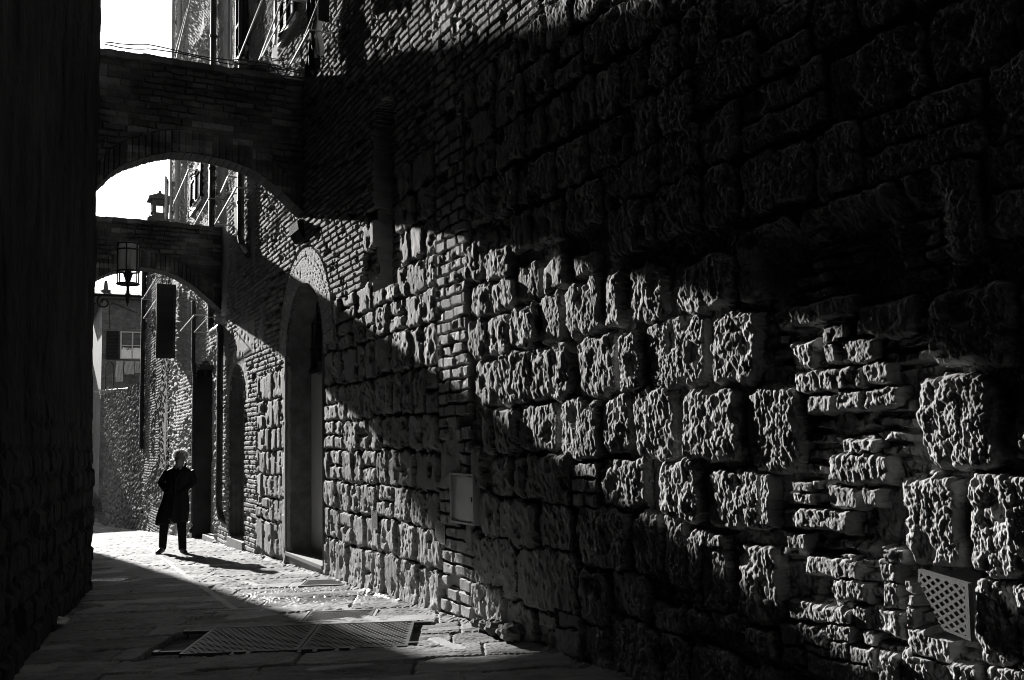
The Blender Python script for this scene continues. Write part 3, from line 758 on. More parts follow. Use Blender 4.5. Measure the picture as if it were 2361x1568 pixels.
for a in ((606, -4, 548, 141, .32, .013), (652, -4, 596, 143, .34, .012), (672, -4, 604, 131, .30, .010), (714.6, 68, 654, 178, .30, .012), (440, -2, 407, 134, .3, .016), (432, 20, 404, 120, .3, .012),
          (736, -2, 700, 90, .2, .008), (526, 407, 510, 443, .3, .014), (545, 432, 496, 517, .3, .016), (482, 457, 447, 520, .3, .015), (435, 391, 400, 470, .3, .013),
          (361, 640, 329, 690, .3, .017), (376, 668, 331, 734, .3, .015), (449, 726, 416, 764, .3, .018), (481, 731, 448, 766, .3, .012)):
    cable(*a)
def shutter(x0, x1, yt, yb, m, ang, name='shutter', w=None, solid=False, off=.05):
    """louvred leaf hinged at the wall; ang = degrees it stands off the wall"""
    ya, yb_ = wp(x0, 300, .05)[1], wp(x1, 300, .05)[1]
    zt = wp((x0+x1)/2, yt, .05)[2] if yt > -50 else 13.0; zb = wp((x0+x1)/2, yb, .05)[2]
    w = w or abs(ya-yb_)
    a = math.radians(ang); dy, dx = -math.cos(a), -math.sin(a)           # from the hinge towards the camera and out
    hy = ya; hx = Xw-off
    b = MB()
    def P3(s, t, z): return (hx+dx*s-dy*t*-1*0+(-dy)*0+t*dy, hy+dy*s-t*dx, z)
    def bx(s0, s1, t0, t1, z0, z1):
        vs = [P3(s, t, z) for s in (s0, s1) for t in (t0, t1) for z in (z0, z1)]
        b.add(vs, [(0, 1, 3, 2), (4, 6, 7, 5), (0, 4, 5, 1), (2, 3, 7, 6), (0, 2, 6, 4), (1, 5, 7, 3)])
    st = .07
    bx(0, st, 0, .04, zb, zt); bx(w-st, w, 0, .04, zb, zt); bx(st, w-st, .001, .039, zb, zb+.1); bx(st, w-st, .001, .039, zt-.1, zt)
    if solid: bx(st, w-st, .017, .023, zb+.1, zt-.1)
    z = zb+.12
    while z < zt-.12:
        vs = [P3(s, t, z+q) for s in (st, w-st) for (t, q) in ((.004, 0), (.036, .03), (.036, .038), (.004, .008))]
        b.add(vs, [(0, 1, 2, 3), (4, 7, 6, 5), (0, 4, 5, 1), (1, 5, 6, 2), (2, 6, 7, 3), (3, 7, 4, 0)]); z += .055
    return b.build(name, m, bld)
shutter(534, 550, -60, 152, WHITEP, 14)
shutter(433, 442, 391, 465, WHITEP, 16)
shutter(391, 396, 410, 505, WHITEP, 14, w=.5)
shutter(637, 653, -60, 92, WHITEP, 12)
shutter(400, 404, -60, 130, WHITEP, 14)
shutter(781, 781, -60, 52, SHUT, 80, w=.125, off=.16, solid=True)
ysh = wp(411, 700, 0)[1]
b0 = shutter(411, 411, 651, 822, SHUT, 88, w=.46, solid=True)
# deep window openings seen as dark bays in the brick
def window(x0, x1, yt, yb):
    ya, yb_ = wyz(x0, yb)[0], wyz(x1, yb)[0]; zb = wyz((x0+x1)/2, yb)[1]; zt = wyz((x0+x1)/2, yt)[1] if yt > -50 else 9.5
    b = MB(); X0 = Xw-.055
    fr = b; fr.box(X0-.02, Xw, yb_-.1, ya+.1, zb-.12, zb-.02); w_ = fr.build('window_sill', SLABST, bld)
    b = MB(); b.box(X0, X0+.015, yb_, ya, zb, zt); wn = b.build('window', PANE, bld)
    b = MB(); n = 3; ym = (ya+yb_)/2
    for y in (yb_, ym-.03, ya-.06): b.box(X0-.03, X0-.001, y, y+.06, zb, zt)
    z = zb
    while z < zt: b.box(X0-.026, X0-.002, yb_+.061, ym-.031, z, z+.05); b.box(X0-.026, X0-.002, ym+.031, ya-.061, z, z+.05); z += .62
    b.build('sash', SHUT, wn)
window(552, 574, -60, 128); window(655, 690, -60, 60); window(446, 470, 392, 470)
# washing
def cloth(name, pts, th, m, label, cat, folds=3, group=None, seed=1):
    """pts: left/right outline rows (x_left, x_right, y) on the plane wall-off"""
    pass
def hanging(name, xl, xr, yt, yb, off, m, label, shape=None, drop=.03):
    n, k = 26, 40; p0 = Vector(wp(xl, yt, off)); p1 = Vector(wp(xr, yt, off)); zb = wp((xl+xr)/2, yb, off)[2]
    V = []
    for j in range(k+1):
        v = j/k
        for i in range(n+1):
            u = i/n; w = shape(v) if shape else 1.0
            uu = .5+(u-.5)*w
            q = p0.lerp(p1, uu); z = q.z*(1-v)+zb*v
            V.append((q.x+.025*math.sin(u*17+v*3)*(.4+v)+.02*math.sin(v*11+u*4), q.y, z-.03*math.sin(u*9)*v))
    Fc = [(j*(n+1)+i, j*(n+1)+i+1, (j+1)*(n+1)+i+1, (j+1)*(n+1)+i) for j in range(k) for i in range(n)]
    b = MB(); b.add(V, Fc); o = b.build(name, m, None, True); md = o.modifiers.new('t', 'SOLIDIFY'); md.thickness = .006
    return tag(o, label, 'laundry')
hanging('hanging_garment', 712, 728, -70, 168, .16, DCLOTH, 'long dark garment hanging below the upper windows just over the near arch', lambda v: .75+.5*abs(math.sin(v*5)))
hanging('hanging_towel', 733, 739, -70, 128, .13, LINEN, 'narrow pale towel hanging beside the long dark garment')

# ------------------------------------------------------------------ plants on the near arch
def leafy(name, cx, cy, cz, rx, ry, rz, n, sz, label, cat='plant', seed=3, stems=True, parent=None, leafm=LEAF):
    R = random.Random(seed); t = empty(name, (cx, cy, cz-rz), label, cat)
    b = MB()
    for _ in range(n):
        while True:
            a = [R.uniform(-1, 1) for _ in range(3)]
            if sum(q*q for q in a) < 1: break
        c = Vector((cx+a[0]*rx, cy+a[1]*ry, cz+a[2]*rz*(.6+.4*R.random())))
        d1 = Vector([R.gauss(0, 1) for _ in range(3)]).normalized(); d2 = d1.cross(Vector([R.gauss(0, 1) for _ in range(3)])).normalized()
        s_ = sz*R.uniform(.6, 1.4); up_ = d1.cross(d2)*s_*.2
        b.add([c, c+d1*s_*.5+d2*s_*.32+up_, c+d1*s_+up_*.3, c+d1*s_*.5-d2*s_*.32+up_], [(0, 1, 2), (0, 2, 3)])
    b.build('foliage', leafm, t)
    b = MB()
    for _ in range(9): 
        q = Vector((cx+R.uniform(-rx, rx)*.8, cy+R.uniform(-ry, ry)*.6, cz+R.uniform(-.4, .8)*rz)); b.tube([(cx+(q.x-cx)*.3, cy, cz-rz*1.1), q.lerp(Vector((cx, cy, cz-rz)), .4)+Vector((0, 0, rz*.2)), q], [.006, .005, .003], 5)
    b.build('stem', DARKPL, t)
    return t
def on_arch(x, y, Y): p = ypl(x, y, Y); return float(p[0]), Y, float(p[2])
q = on_arch(603, 163, 12.55); leafy('trailing_plant', q[0], q[1], q[2]+.03, .36, .12, .14, 520, .06, 'low bushy plant growing along the top of the near arch', seed=4)
q = on_arch(697, 172, 12.55); leafy('trailing_plant', q[0], q[1], q[2]+.04, .13, .12, .15, 130, .09, 'small broad-leaved plant on the near arch where it meets the wall', seed=5)
for i, off in enumerate((.02, .06)):
    pts = [(x, 12.37, float(np.interp(x, AX1, AZ1))+.05+off+.02*math.sin(x*5+i)) for x in np.linspace(.75, 3.25, 30)]
    b = MB(); b.tube(pts, .008, 5); o = b.build('wire', IRON, None)
    tag(o, ('upper' if i else 'lower')+' of the two thin wires running along the top of the near arch', 'cable')

# ------------------------------------------------------------------ wall lantern
LY = 14.5
def lp(x, y, Y=LY): p = ypl(x, y, Y); return Vector((float(p[0]), Y, float(p[2])))
ln = empty('wall_lantern', (.8, LY, 2.19), 'black iron cylinder lantern on a scrolled bracket from the left wall', 'street lamp')
zb_ = lp(296, 683).z; xc = lp(296, 600).x; Rr = (lp(322, 600).x-lp(270, 600).x)/2
b = MB(); xL = .72; xR = lp(327, 686).x
b.tube([(xL, LY, zb_), (xR-.05, LY, zb_)], .022, 8); b.tube([(xR-.05, LY, zb_), (xR+.03, LY, zb_)], [.03, .004], 8)
b.obox((xc, LY, zb_), (.035, 0, 0), (0, .035, 0), (0, 0, .035))
b.tube([(xc, LY, zb_), (xc, LY, lp(296, 706).z)], [.04, .003], 8)
c = Vector((lp(240, 690).x, LY, zb_-.10)); sp = []
for i in range(60):
    a = i/59*4.6*math.pi*.55+math.pi*.5; r_ = .105*(1-i/75); sp.append((c.x+r_*math.cos(a+math.pi*.0), LY, c.z+r_*math.sin(a)))
b.tube([(xL, LY, zb_-.03), (xL+.06, LY, zb_-.025), sp[0]]+sp[1:], .011, 6)
b.tube([(xL, LY, zb_-.3), (xL+.05, LY, zb_-.18), (c.x-.11, LY, zb_-.12)], .011, 6)
b.build('bracket', IRON, ln)
zA_, zB_ = lp(296, 563).z, lp(296, 655).z; zM = lp(296, 626).z
b = MB()
for z in (zA_, zA_-.09, zM, zB_): b.tube([(xc+Rr*math.cos(a), LY+Rr*math.sin(a), z) for a in np.linspace(0, 2*math.pi, 24, endpoint=False)], .013, 6, closed=True)
for a in np.linspace(0, 2*math.pi, 6, endpoint=False)+.26: b.tube([(xc+Rr*math.cos(a), LY+Rr*math.sin(a), zA_), (xc+Rr*math.cos(a), LY+Rr*math.sin(a), zB_)], .011, 6)
for a in (0, math.pi/2): b.tube([(xc-Rr*math.cos(a), LY-Rr*math.sin(a), zB_), (xc+Rr*math.cos(a), LY+Rr*math.sin(a), zB_)], .012, 6)
b.tube([(xc, LY, zb_), (xc, LY, zB_+.02)], .022, 8)
b.build('cage', IRON, ln)
b = MB(); r2 = Rr*.93
b.loft([[(xc+r2*math.cos(a), LY+r2*math.sin(a), z) for a in np.linspace(0, 2*math.pi, 28, endpoint=False)] for z in (zM+.0, zA_)], cap=False); b.build('glass', GLASS, ln)
b = MB(); b.tube([(xc, LY, zB_+.02), (xc, LY, zM-.02)], [.03, .075], 10); b.tube([(xc, LY, zM-.02), (xc, LY, zM+.12)], [.045, .03], 10); b.build('lamp_holder', IRON, ln)

# ------------------------------------------------------------------ low building, chimney, garden wall and houses beyond
lw = empty('low_brick_building', (3.4, 29, -2.4), 'low brick building past the tall one, carrying a small chimney', 'building')
def rubble_wall(name, p0, p1, z1, m, parent, s, ny, nz, zlow=-3.4, z1b=None, bk=False):
    t = np.linspace(0, 1, ny)[None, :]; X = p0[0]+(p1[0]-p0[0])*t; Y = p0[1]+(p1[1]-p0[1])*t
    zt = z1+((z1b if z1b is not None else z1)-z1)*t+.03*gn(Y*4, Y*0, s)
    v = np.linspace(0, 1, nz)[:, None]; Z = zlow+(zt-zlow)*v; Y = Y*np.ones_like(Z); X = X*np.ones_like(Z); Uc = np.hypot(X-p0[0], Y-p0[1])
    w_ = worley(Uc*3.5+.3*gn(Uc*4, Z*4, s), Z*6, s+1); h = .05*sst(.6, .15, w_)+.02*fbm(Uc*6, Z*6, s+2, 3)
    tn = .75+.5*_h(np.floor(Uc*4), np.floor(Z*6), s)+.3*gn(Uc*1.5, Z*1.5, s+4)
    if bk:
        h2, t2 = bricks(Uc, Z, .27, .08, s+9); mk = gn(Uc*.6, Z*.6, s+11) > .0; h = np.where(mk, h2+.01, h); tn = np.where(mk, t2, tn)
    n = np.array([p1[1]-p0[1], -(p1[0]-p0[0])]); n = n/np.hypot(*n)
    P = np.stack([X-n[0]*h, Y-n[1]*h, Z], -1); return grid_mesh(name, P, m, parent, tone=np.clip(tn, .3, 1.8))
rubble_wall('wall', (Xw+.06, 26.3), (Xw, 31.6), 5.95, RUBBLE, lw, 500, 190, 400, z1b=5.9, bk=True)
b = MB(); b.box(Xw+.02, 9, 26.51, 31.6, -3.4, 5.85); b.build('rear_mass', DARKPL, lw)
b = MB(); b.box(Xw-.14, 9, 26.52, 31.7, 5.99, 6.08); b.build('roof', TILE, lw)
pc = wp(323.5, 800, .1); b = MB(); yP = 31.45; b.tube([(Xw-.1, yP, 5.9), (Xw-.1, yP, wall(324, 1035, Xw-.1)[2])], .07, 10); b.build('downpipe', PIPE, lw)
# the little roofed chimney
CYY = 29.0
def cp(x, y): p = ypl(x, y, CYY); return float(p[0]), float(p[2])
ch = empty('chimney', (cp(368, 500)[0], CYY, cp(368, 505)[1]), 'small stepped chimney with an open lantern top on the low building', 'chimney')
x0, z0 = cp(337, 510); x1, _ = cp(389, 510); d2 = (x1-x0)/2; xc_ = (x0+x1)/2
b = MB(); za, zb2, zc2 = cp(368, 508)[1], cp(368, 503)[1], cp(368, 493)[1]
b.box(x0, x1, CYY-d2, CYY+d2, 6.02, za); b.box(x0+.05, x1-.05, CYY-d2+.05, CYY+d2-.05, za, zb2); hw = (cp(384, 500)[0]-cp(353, 500)[0])/2
b.box(xc_-hw+.05, xc_+hw+.05, CYY-hw, CYY+hw, zb2, zc2); b.build('base', TILE, ch)
xm = cp(368, 480)[0]; hw = (cp(383, 480)[0]-cp(354, 480)[0])/2; zt2 = cp(368, 464)[1]
for sx in (-1, 1):
    for sy in (-1, 1):
        b = MB(); b.box(xm+sx*hw-.06, xm+sx*hw+.06, CYY+sy*hw-.06, CYY+sy*hw+.06, zc2, zt2); b.build('post', TILE, ch)
b = MB(); b.box(xm-hw-.061, xm+hw+.061, CYY-hw-.061, CYY+hw+.061, cp(368, 471)[1], zt2+.001)
hw2 = hw+.16; ztop = cp(368, 443)[1]; k = 5
b.box(xm-hw2, xm+hw2, CYY-hw2, CYY+hw2, zt2+.002, zt2+.05)
for i in range(k):
    r_ = hw2*(1-(i+.2)/k*.92); b.box(xm-r_, xm+r_, CYY-r_, CYY+r_, zt2+.05+(ztop-zt2-.1)*i/k, zt2+.05+(ztop-zt2-.1)*(i+1)/k+.0005*i)
b.box(xm-.04, xm+.04, CYY-.04, CYY+.04, ztop-.06, ztop+.03); b.build('cap', TILE, ch)

gw = empty('garden_wall', (3.1, 36, -2.8), 'rough rubble garden wall where the alley bends away', 'wall')
rubble_wall('face', (Xw, 31.6), (2.84, 41.7), 2.15, RUBBLE, gw, 520, 260, 230, zlow=-3.3, z1b=2.05)
b = MB(); b.add([(Xw+.03, 31.62, -3.4), (2.87, 41.7, -3.4), (3.4, 41.7, -3.4), (3.9, 31.62, -3.4), (Xw+.03, 31.62, 2.1), (2.87, 41.7, 2.0), (3.4, 41.7, 2.0), (3.9, 31.62, 2.1)], [(0, 1, 5, 4), (1, 2, 6, 5), (2, 3, 7, 6), (3, 0, 4, 7), (4, 5, 6, 7)]); b.build('core', DARKPL, gw)

HY = 46.0
def hp(x, y, Y=HY): p = ypl(x, y, Y); return float(p[0]), float(p[2])
hs = empty('far_house', (5, HY, -3.2), 'brick house with a shuttered window framed by the far end of the alley', 'building')
xl = hp(233, 900)[0]; zr = hp(280, 690)[1]
def brick_panel(name, x0, x1, z0, z1, Y, parent, s, m=BRICKF):
    nx_, nz_ = 220, 260; X, Z = np.meshgrid(np.linspace(x0, x1, nx_), np.linspace(z0, z1, nz_)); h, t_ = bricks(X, Z, .27, .09, s, H=.02); h += .01*fbm(X*3, Z*3, s, 3)
    return grid_mesh(name, np.stack([X, Y-h, Z], -1), m, parent, tone=t_)
BR2 = mat('house_brick', .24, .85, .3, 2.2, .004, 25, tone=True)
brick_panel('wall', xl, xl+4.5, -3.6, zr, HY, hs, 600, BR2)
b = MB(); b.box(xl+.01, xl+9, HY+.3, HY+8, -3.6, zr); b.build('side_wall', PLASTER, hs)
b = MB(); ov = .45; xo = xl-.5
for i in range(60):
    x = xo+i*.17; b.tube([(x, HY-ov, zr+.06), (x, HY+4, zr+1.0)], .075, 8)
b.box(xo, xo+9.8, HY-ov+.05, HY+8, zr-.02, zr+.04)
rf = b.build('roof', TILE, hs)
cx0, cz0_ = hp(240, 665); cx1, cz1_ = hp(257, 638); b = MB(); b.box(cx0-.05, cx1+.05, HY+1, HY+1.5, zr, cz0_+.1); b.loft([[(cx0+.04, HY+1.05, cz0_+.1), (cx1-.04, HY+1.05, cz0_+.1), (cx1-.04, HY+1.4, cz0_+.1), (cx0+.04, HY+1.4, cz0_+.1)], [(cx0+.09, HY+1.1, cz1_), (cx1-.09, HY+1.1, cz1_), (cx1-.09, HY+1.35, cz1_), (cx0+.09, HY+1.35, cz1_)]]); b.build('chimney', TILE, rf)
wx0, wz1 = hp(279, 767); wx1, wz0 = hp(319, 827); wx1 = wx0+.98
b = MB(); b.box(wx0-.02, wx1+.02, HY-.085, HY-.08, wz0, wz1)
WG = mat('mirror_pane', .9, .12, .1, 1.6, .02, 3, spec=.8, metal=.95)  # mirror-like metal surface, imitates bright light reflected in the panes
win = b.build('window', WG, hs)
for v_ in win.data.vertices:
    if v_.co.z > (wz0+wz1)/2: v_.co.y += .19  # top pushed back so the pane mirrors the sky
b = MB()
for x in (wx0-.03, (wx0+wx1)/2-.03, wx1-.03): b.box(x, x+.06, HY-.10, HY-.051, wz0-.03, wz1+.03)
for z in (wz0-.04, wz1): b.box(wx0-.03, wx1+.03, HY-.098, HY-.052, z, z+.05)
b.box(wx0, wx1, HY-.096, HY-.053, (wz0+wz1)/2-.02, (wz0+wz1)/2+.015)
b.build('frame', DOORP, win)
def hshut(xa, xb):
    b = MB(); b.box(xa, xa+.05, HY-.12, HY-.07, wz0-.06, wz1+.06); b.box(xb-.05, xb, HY-.12, HY-.07, wz0-.06, wz1+.06)
    z = wz0-.06
    while z < wz1: b.box(xa+.05, xb-.05, HY-.11, HY-.08, z, z+.04); z += .065
    b.box(xa+.05, xb-.05, HY-.079, HY-.07, wz0-.06, wz1+.06)
    b.build('shutter', SHUT, hs)
hshut(wx0-.62, wx0-.1); hshut(wx1+.1, wx1+.62)
b = MB(); b.tube([(hp(252, 730)[0], HY-.06, hp(252, 760)[1]), (hp(252, 730)[0], HY-.06, hp(252, 705)[1]), (hp(258, 700)[0], HY-.06, hp(258, 698)[1]), (hp(316, 722)[0], HY-.06, hp(316, 722)[1])], .015, 6); b.build('conduit', IRON, hs)
b = MB(); ly = HY-.5; lz = hp(280, 832, ly)[1]; xs0 = hp(268, 832, ly)[0]; b.tube([(xs0-.3, ly, lz), (xs0+2.2, ly, lz)], .008, 5)
o = b.build('washing_line', CABLE, None); tag(o, 'washing line strung below the far house window', 'clothesline')
def wash(x0, x1, y1, label, nm):
    a = hp(x0, 835, ly)[0]; c = hp(x1, 835, ly)[0]; z1 = hp(x0, y1, ly)[1]; n = 14; V = []; 
    for j in range(9):
        for i in range(n+1): u = i/n; V.append((a+(c-a)*(u+.03*math.sin(j+i)), ly+.03*math.sin(u*14+j*.5), lz+(z1-lz)*j/8-.01*math.sin(u*7)))
    b = MB(); b.add(V, [(j*(n+1)+i, j*(n+1)+i+1, (j+1)*(n+1)+i+1, (j+1)*(n+1)+i) for j in range(8) for i in range(n)]); o = b.build(nm, LINEN, None)
    tag(o, label, 'laundry')
wash(267, 284, 880, 'long white garment on the washing line, the one hanging lowest', 'white_garment'); wash(287, 309, 863, 'wide white cloth in the middle of the washing line', 'white_cloth'); wash(311, 322, 860, 'narrow white cloth at the pipe end of the washing line', 'white_cloth')
# iron trellis and railing on the garden wall
b = MB(); ty = 41.0; tx0 = ypl(243, 880, ty)[0]; tx1 = ypl(261, 880, ty)[0]; tz0 = 2.05; tzs = ypl(250, 850, ty)[2]; R_ = (tx1-tx0)/2
pts = [(tx0, ty, tz0)]+[(tx0+R_-R_*math.cos(a), ty, float(tzs)+R_*1.9*math.sin(a)) for a in np.linspace(0, math.pi, 14)]+[(tx1, ty, tz0)]
b.tube([tuple(map(float, p)) for p in pts], .02, 6)
o = b.build('trellis_arch', IRON, None); tag(o, 'thin iron trellis arch rising above the garden wall', 'trellis')
b = MB(); 
for i in range(9): x = float(ypl(240+i*8, 900, ty)[0]); b.tube([(x, ty-i*.25, 2.0), (x, ty-i*.25, 2.42)], .012, 5)
xa, xb = float(ypl(238, 900, ty)[0]), float(ypl(306, 900, ty)[0]); b.tube([(xa, ty, 2.36), (xb, ty-2.2, 2.36)], .014, 5)
o = b.build('iron_railing', IRON, None); tag(o, 'low iron railing on top of the garden wall', 'railing')
leafy('climbing_plant', float(ypl(262, 905, 40.5)[0]), 40.5, 2.25, .75, .3, .14, 260, .10, 'sunlit climbing plant spilling along the garden wall top', seed=9, leafm=mat('pale_leaf', .45, .4, .3, 20))

# street past the bend
fh = empty('distant_house', (3.5, 62, -4), 'pale house glimpsed in the gap beside the left wall', 'building')
xa = float(ypl(196, 900, 62)[0]); xb = float(ypl(240, 900, 62)[0]); zt3 = float(ypl(215, 760, 62)[2])
b = MB(); b.box(xa-5, xb+1, 62, 70, -5, zt3); b.build('wall', mat('pale_render', .16, .9, .25, 1.5), fh)
b = MB(); b.box(xa-5.3, xb+1.3, 61.6, 70.3, zt3+.001, zt3+.25); b.build('roof', TILE, fh)
b = MB(); q0 = ypl(216, 950, 61.9); q1 = ypl(227, 985, 61.9); b.box(float(q0[0]), float(q1[0]), 61.9, 61.99, float(q1[2]), float(q0[2])); b.build('shutter', SHUT, fh)
b = MB(); q0 = ypl(214, 870, 61.9); q1 = ypl(224, 925, 61.9); b.box(float(q0[0]), float(q1[0]), 61.9, 61.99, float(q1[2]), float(q0[2])); b.build('window', PANE, fh)
q = ypl(213, 1120, 43); zq = float(zg(43))
leafy('garden_shrub', float(q[0]), 43, zq+.75, .42, .3, .75, 700, .12, 'dark shrub standing in the gap at the end of the alley', seed=11)
q = ypl(222, 800, 56); leafy('tree_branch', float(q[0]), 56, float(q[2]), .5, .5, 1.1, 420, .16, 'leafy branch against the sky beside the far house', cat='tree', seed=12)
# added unseen house with jutting blocks, shaped to cast shadow on wall and paving
th = empty('shadow_house', (-3, 30, -2.5), 'unseen house with jutting blocks, added beyond the left wall to cast shadow', 'building')
b = MB(); b.box(-9, -.5, 26.5, 34, -3.5, 11.0); b.build('wall', DARKPL, th)
b = MB(); b.box(-9.3, -.2, 26.2, 34.3, 11.001, 11.2); b.build('roof', TILE, th)
yy0, yy1 = 27.6, 28.2
_s = wr(*SUNPX)
def back(p, Y): q = p+_s*((Y-p[1])/_s[1]); return float(q[0]), float(q[2])
tops = [back(wall(x, y), yy0) for x, y in ((900, 128), (1000, 98), (1200, 52), (1400, 6), (1560, -30))]
tops = sorted(tops); xr_ = tops[-1][0]; zt_ = [(x, z-.02) for x, z in tops]
b = MB(); b.loft([[(-.5, y, 9.30), (xr_+.02, y, 9.30)]+[(x, y, z) for x, z in zt_[::-1]]+[(-.5, y, zt_[0][1]+.12)] for y in (yy0, yy1)])
b.build('shadow_block_upper', DARKPL, th)  # added block, its top outlined from the upper shadow edge on the wall
low = sorted([back(ground(x, y+8), yy0) for x, y in ((767, 1490), (820, 1502), (900, 1512), (1080, 1512), (1160, 1500))]+[back(wall(x, y), yy0) for x, y in ((1230, 1475), (1130, 1365), (1035, 1250), (950, 1140))])
xe = low[-1][0]+.02; hi_ = sorted([(q[0], q[1]-.10) for q in [back(wall(x, y), yy0) for x, y in ((1330, 1150), (1480, 1285), (1640, 1430), (1850, 1568))]]); b = MB(); zc_ = 7.9
b.loft([[(-.5, y, low[0][1]+.02)]+[(x, y, z+.02) for x, z in low]+[(xe, y, low[-1][1]+.04), (xe, y, low[-1][1]+.06), (xe, y, low[-1][1]+.7)]+[(x, y, z) for x, z in hi_[::-1] if x < xe]+[(-.5, y, hi_[0][1]+.1)] for y in (yy0, yy0+.12)])
b.build('shadow_block_lower', DARKPL, th)  # added block, outlined to trim the sunlit strip on paving and wall
b = MB(); b.box(-.49, -.35, yy0+.1, yy1-.1, zc_-.1, 9.31); b.build('shadow_block_post', DARKPL, th)
# unseen house added behind the viewpoint to shut out skylight from that end
bk = empty('sky_block_behind', (1, -14, -1.4), 'plain unseen house added behind the viewpoint to shut out skylight', 'building')
b = MB(); b.box(-9, 12, -22, -14.1, -3, 26); b.build('wall', DARKPL, bk)

# litter by the left wall
p = ground(118, 1447); R = random.Random(3); b = MB(); n, k = 14, 12; V = []
for j in range(k+1):
    for i in range(n):
        a = 2*math.pi*i/n; t_ = math.pi*j/k; rr = .09*(1+.45*(R.random()-.5))
        V.append((p[0]+rr*1.5*math.sin(t_)*math.cos(a), p[1]+rr*1.2*math.sin(t_)*math.sin(a), p[2]+.045+rr*.5*math.cos(t_)))
b.add(V, [(j*n+i, j*n+(i+1) % n, (j+1)*n+(i+1) % n, (j+1)*n+i) for j in range(k) for i in range(n)])
o = b.build('plastic_litter', PBAG, None); tag(o, 'crumpled clear wrapper lying at the foot of the left wall', 'litter')
# loose stones at the foot of the right wall
for i, (x, y, r_) in enumerate(((1118, 1430, .05), (1140, 1441, .07), (1163, 1452, .06), (1182, 1461, .09), (1098, 1424, .045))):
    p = wall(x, y, Xw-.1); b = MB(); n, k = 12, 9; V = []; R = random.Random(50+i)
    for j in range(k+1):
        for q in range(n):
            a = 2*math.pi*q/n; t_ = math.pi*j/k; rr = r_*(1+.35*(R.random()-.5)); V.append((Xw-.10+rr*math.sin(t_)*math.cos(a), p[1]+rr*1.3*math.sin(t_)*math.sin(a), float(zg(p[1]))+.04+r_*.3+rr*.8*math.cos(t_)))
    b.add(V, [(j*n+q, j*n+(q+1) % n, (j+1)*n+(q+1) % n, (j+1)*n+q) for j in range(k) for q in range(n)])
    o = b.build('loose_stone', RUBBLE, None)
    a_ = o.data.attributes.new('tone', 'FLOAT', 'POINT'); a_.data.foreach_set('value', [1.0]*len(o.data.vertices))
    tag(o, 'rough stone lying at the foot of the wall in the sun', 'stone', 'loose stones at the foot of the wall')

# ------------------------------------------------------------------ the walking person
fL = ground(375, 1273); fR = ground(432, 1277); PX = (fL+fR)/2
rt = Vector((*(M @ np.array([1., 0, 0]))[:2], 0)).normalized(); tw = Vector((-(M @ np.array([0, 0, 1.]))[0], -(M @ np.array([0, 0, 1.]))[1], 0)).normalized()
PO = Vector((float(ground(409, 1275)[0]), float(ground(409, 1275)[1]), float(PX[2]))); SC = 1.354e-3
def m3(u, w_, z): return PO+rt*u+tw*w_+Vector((0, 0, z))
def pc_(x, y, w_=0): return m3((x-425)*SC, w_, (1490-y)*SC)
per = empty('person', tuple(PO), 'person with white hair in a long black coat walking with hands in pockets', 'person')
def ring(c, rx, ry, n=20, fold=0, ph=0, tilt=0):
    return [c+rt*(rx*math.cos(a)*(1+fold*math.sin(5*a+ph)))+tw*(ry*math.sin(a)*(1+fold*math.sin(4*a+ph)))+Vector((0, 0, tilt*math.cos(a))) for a in [2*math.pi*i/n for i in range(n)]]
def remeshed(mb, name, m, parent, vox=.009, sm=True):
    o = mb.build('tmp', m, None); md = o.modifiers.new('r', 'REMESH'); md.mode = 'VOXEL'; md.voxel_size = vox; md.use_smooth_shade = sm
    ms = o.modifiers.new('s', 'SMOOTH'); ms.iterations = 2; ms.factor = .5
    dg = bpy.context.evaluated_depsgraph_get(); me = bpy.data.meshes.new_from_object(o.evaluated_get(dg)); me.name = name
    bpy.data.objects.remove(o); ob = link(name, me, parent); return ob
# body: one continuous figure, head with face, hands in the pockets
b = MB()
H0 = pc_(448, 330, .06)                         # head centre
def hring(z, rx, ry, dw, n=20): return [H0+rt*(rx*math.cos(a)+.012)+tw*(ry*math.sin(a)+dw)+Vector((0, 0, z)) for a in [2*math.pi*i/n for i in range(n)]]
b.loft([hring(-.125, .028, .03, .045), hring(-.115, .045, .055, .03), hring(-.09, .058, .075, .012), hring(-.05, .068, .088, 0), hring(0, .074, .096, -.005), hring(.045, .075, .098, -.008), hring(.085, .066, .086, -.012), hring(.112, .042, .056, -.014), hring(.122, .015, .02, -.015)])
b.tube([H0+tw*.088+rt*.012+Vector((0, 0, .022)), H0+tw*.108+rt*.012+Vector((0, 0, -.01)), H0+tw*.116+rt*.012+Vector((0, 0, -.026)), H0+tw*.09+rt*.012+Vector((0, 0, -.036))], [.009, .012, .016, .008], 8)
for sx in (-1, 1):
    b.tube([H0+rt*(.012+sx*.012)+tw*.094+Vector((0, 0, .034)), H0+rt*(.012+sx*.05)+tw*.078+Vector((0, 0, .034))], [.010, .009], 8)
    b.tube([H0+rt*(.012+sx*.072)+tw*-.01+Vector((0, 0, .02)), H0+rt*(.012+sx*.082)+tw*-.018+Vector((0, 0, -.005)), H0+rt*(.012+sx*.076)+tw*-.01+Vector((0, 0, -.035))], [.012, .016, .009], 8)
b.tube([H0+rt*-.016+tw*.082+Vector((0, 0, -.068)), H0+rt*.012+tw*.092+Vector((0, 0, -.066)), H0+rt*.04+tw*.082+Vector((0, 0, -.068))], [.005, .009, .005], 8)
b.tube([H0+Vector((0, 0, -.08)), pc_(440, 450, .0), pc_(430, 500, -.01)], [.055, .062, .08], 12)
b.loft([ring(pc_(425, 455), .10, .07), ring(pc_(425, 490), .19, .10), ring(pc_(422, 600), .17, .12), ring(pc_(410, 740), .14, .115), ring(pc_(400, 840), .165, .12), ring(pc_(395, 890), .15, .11)])
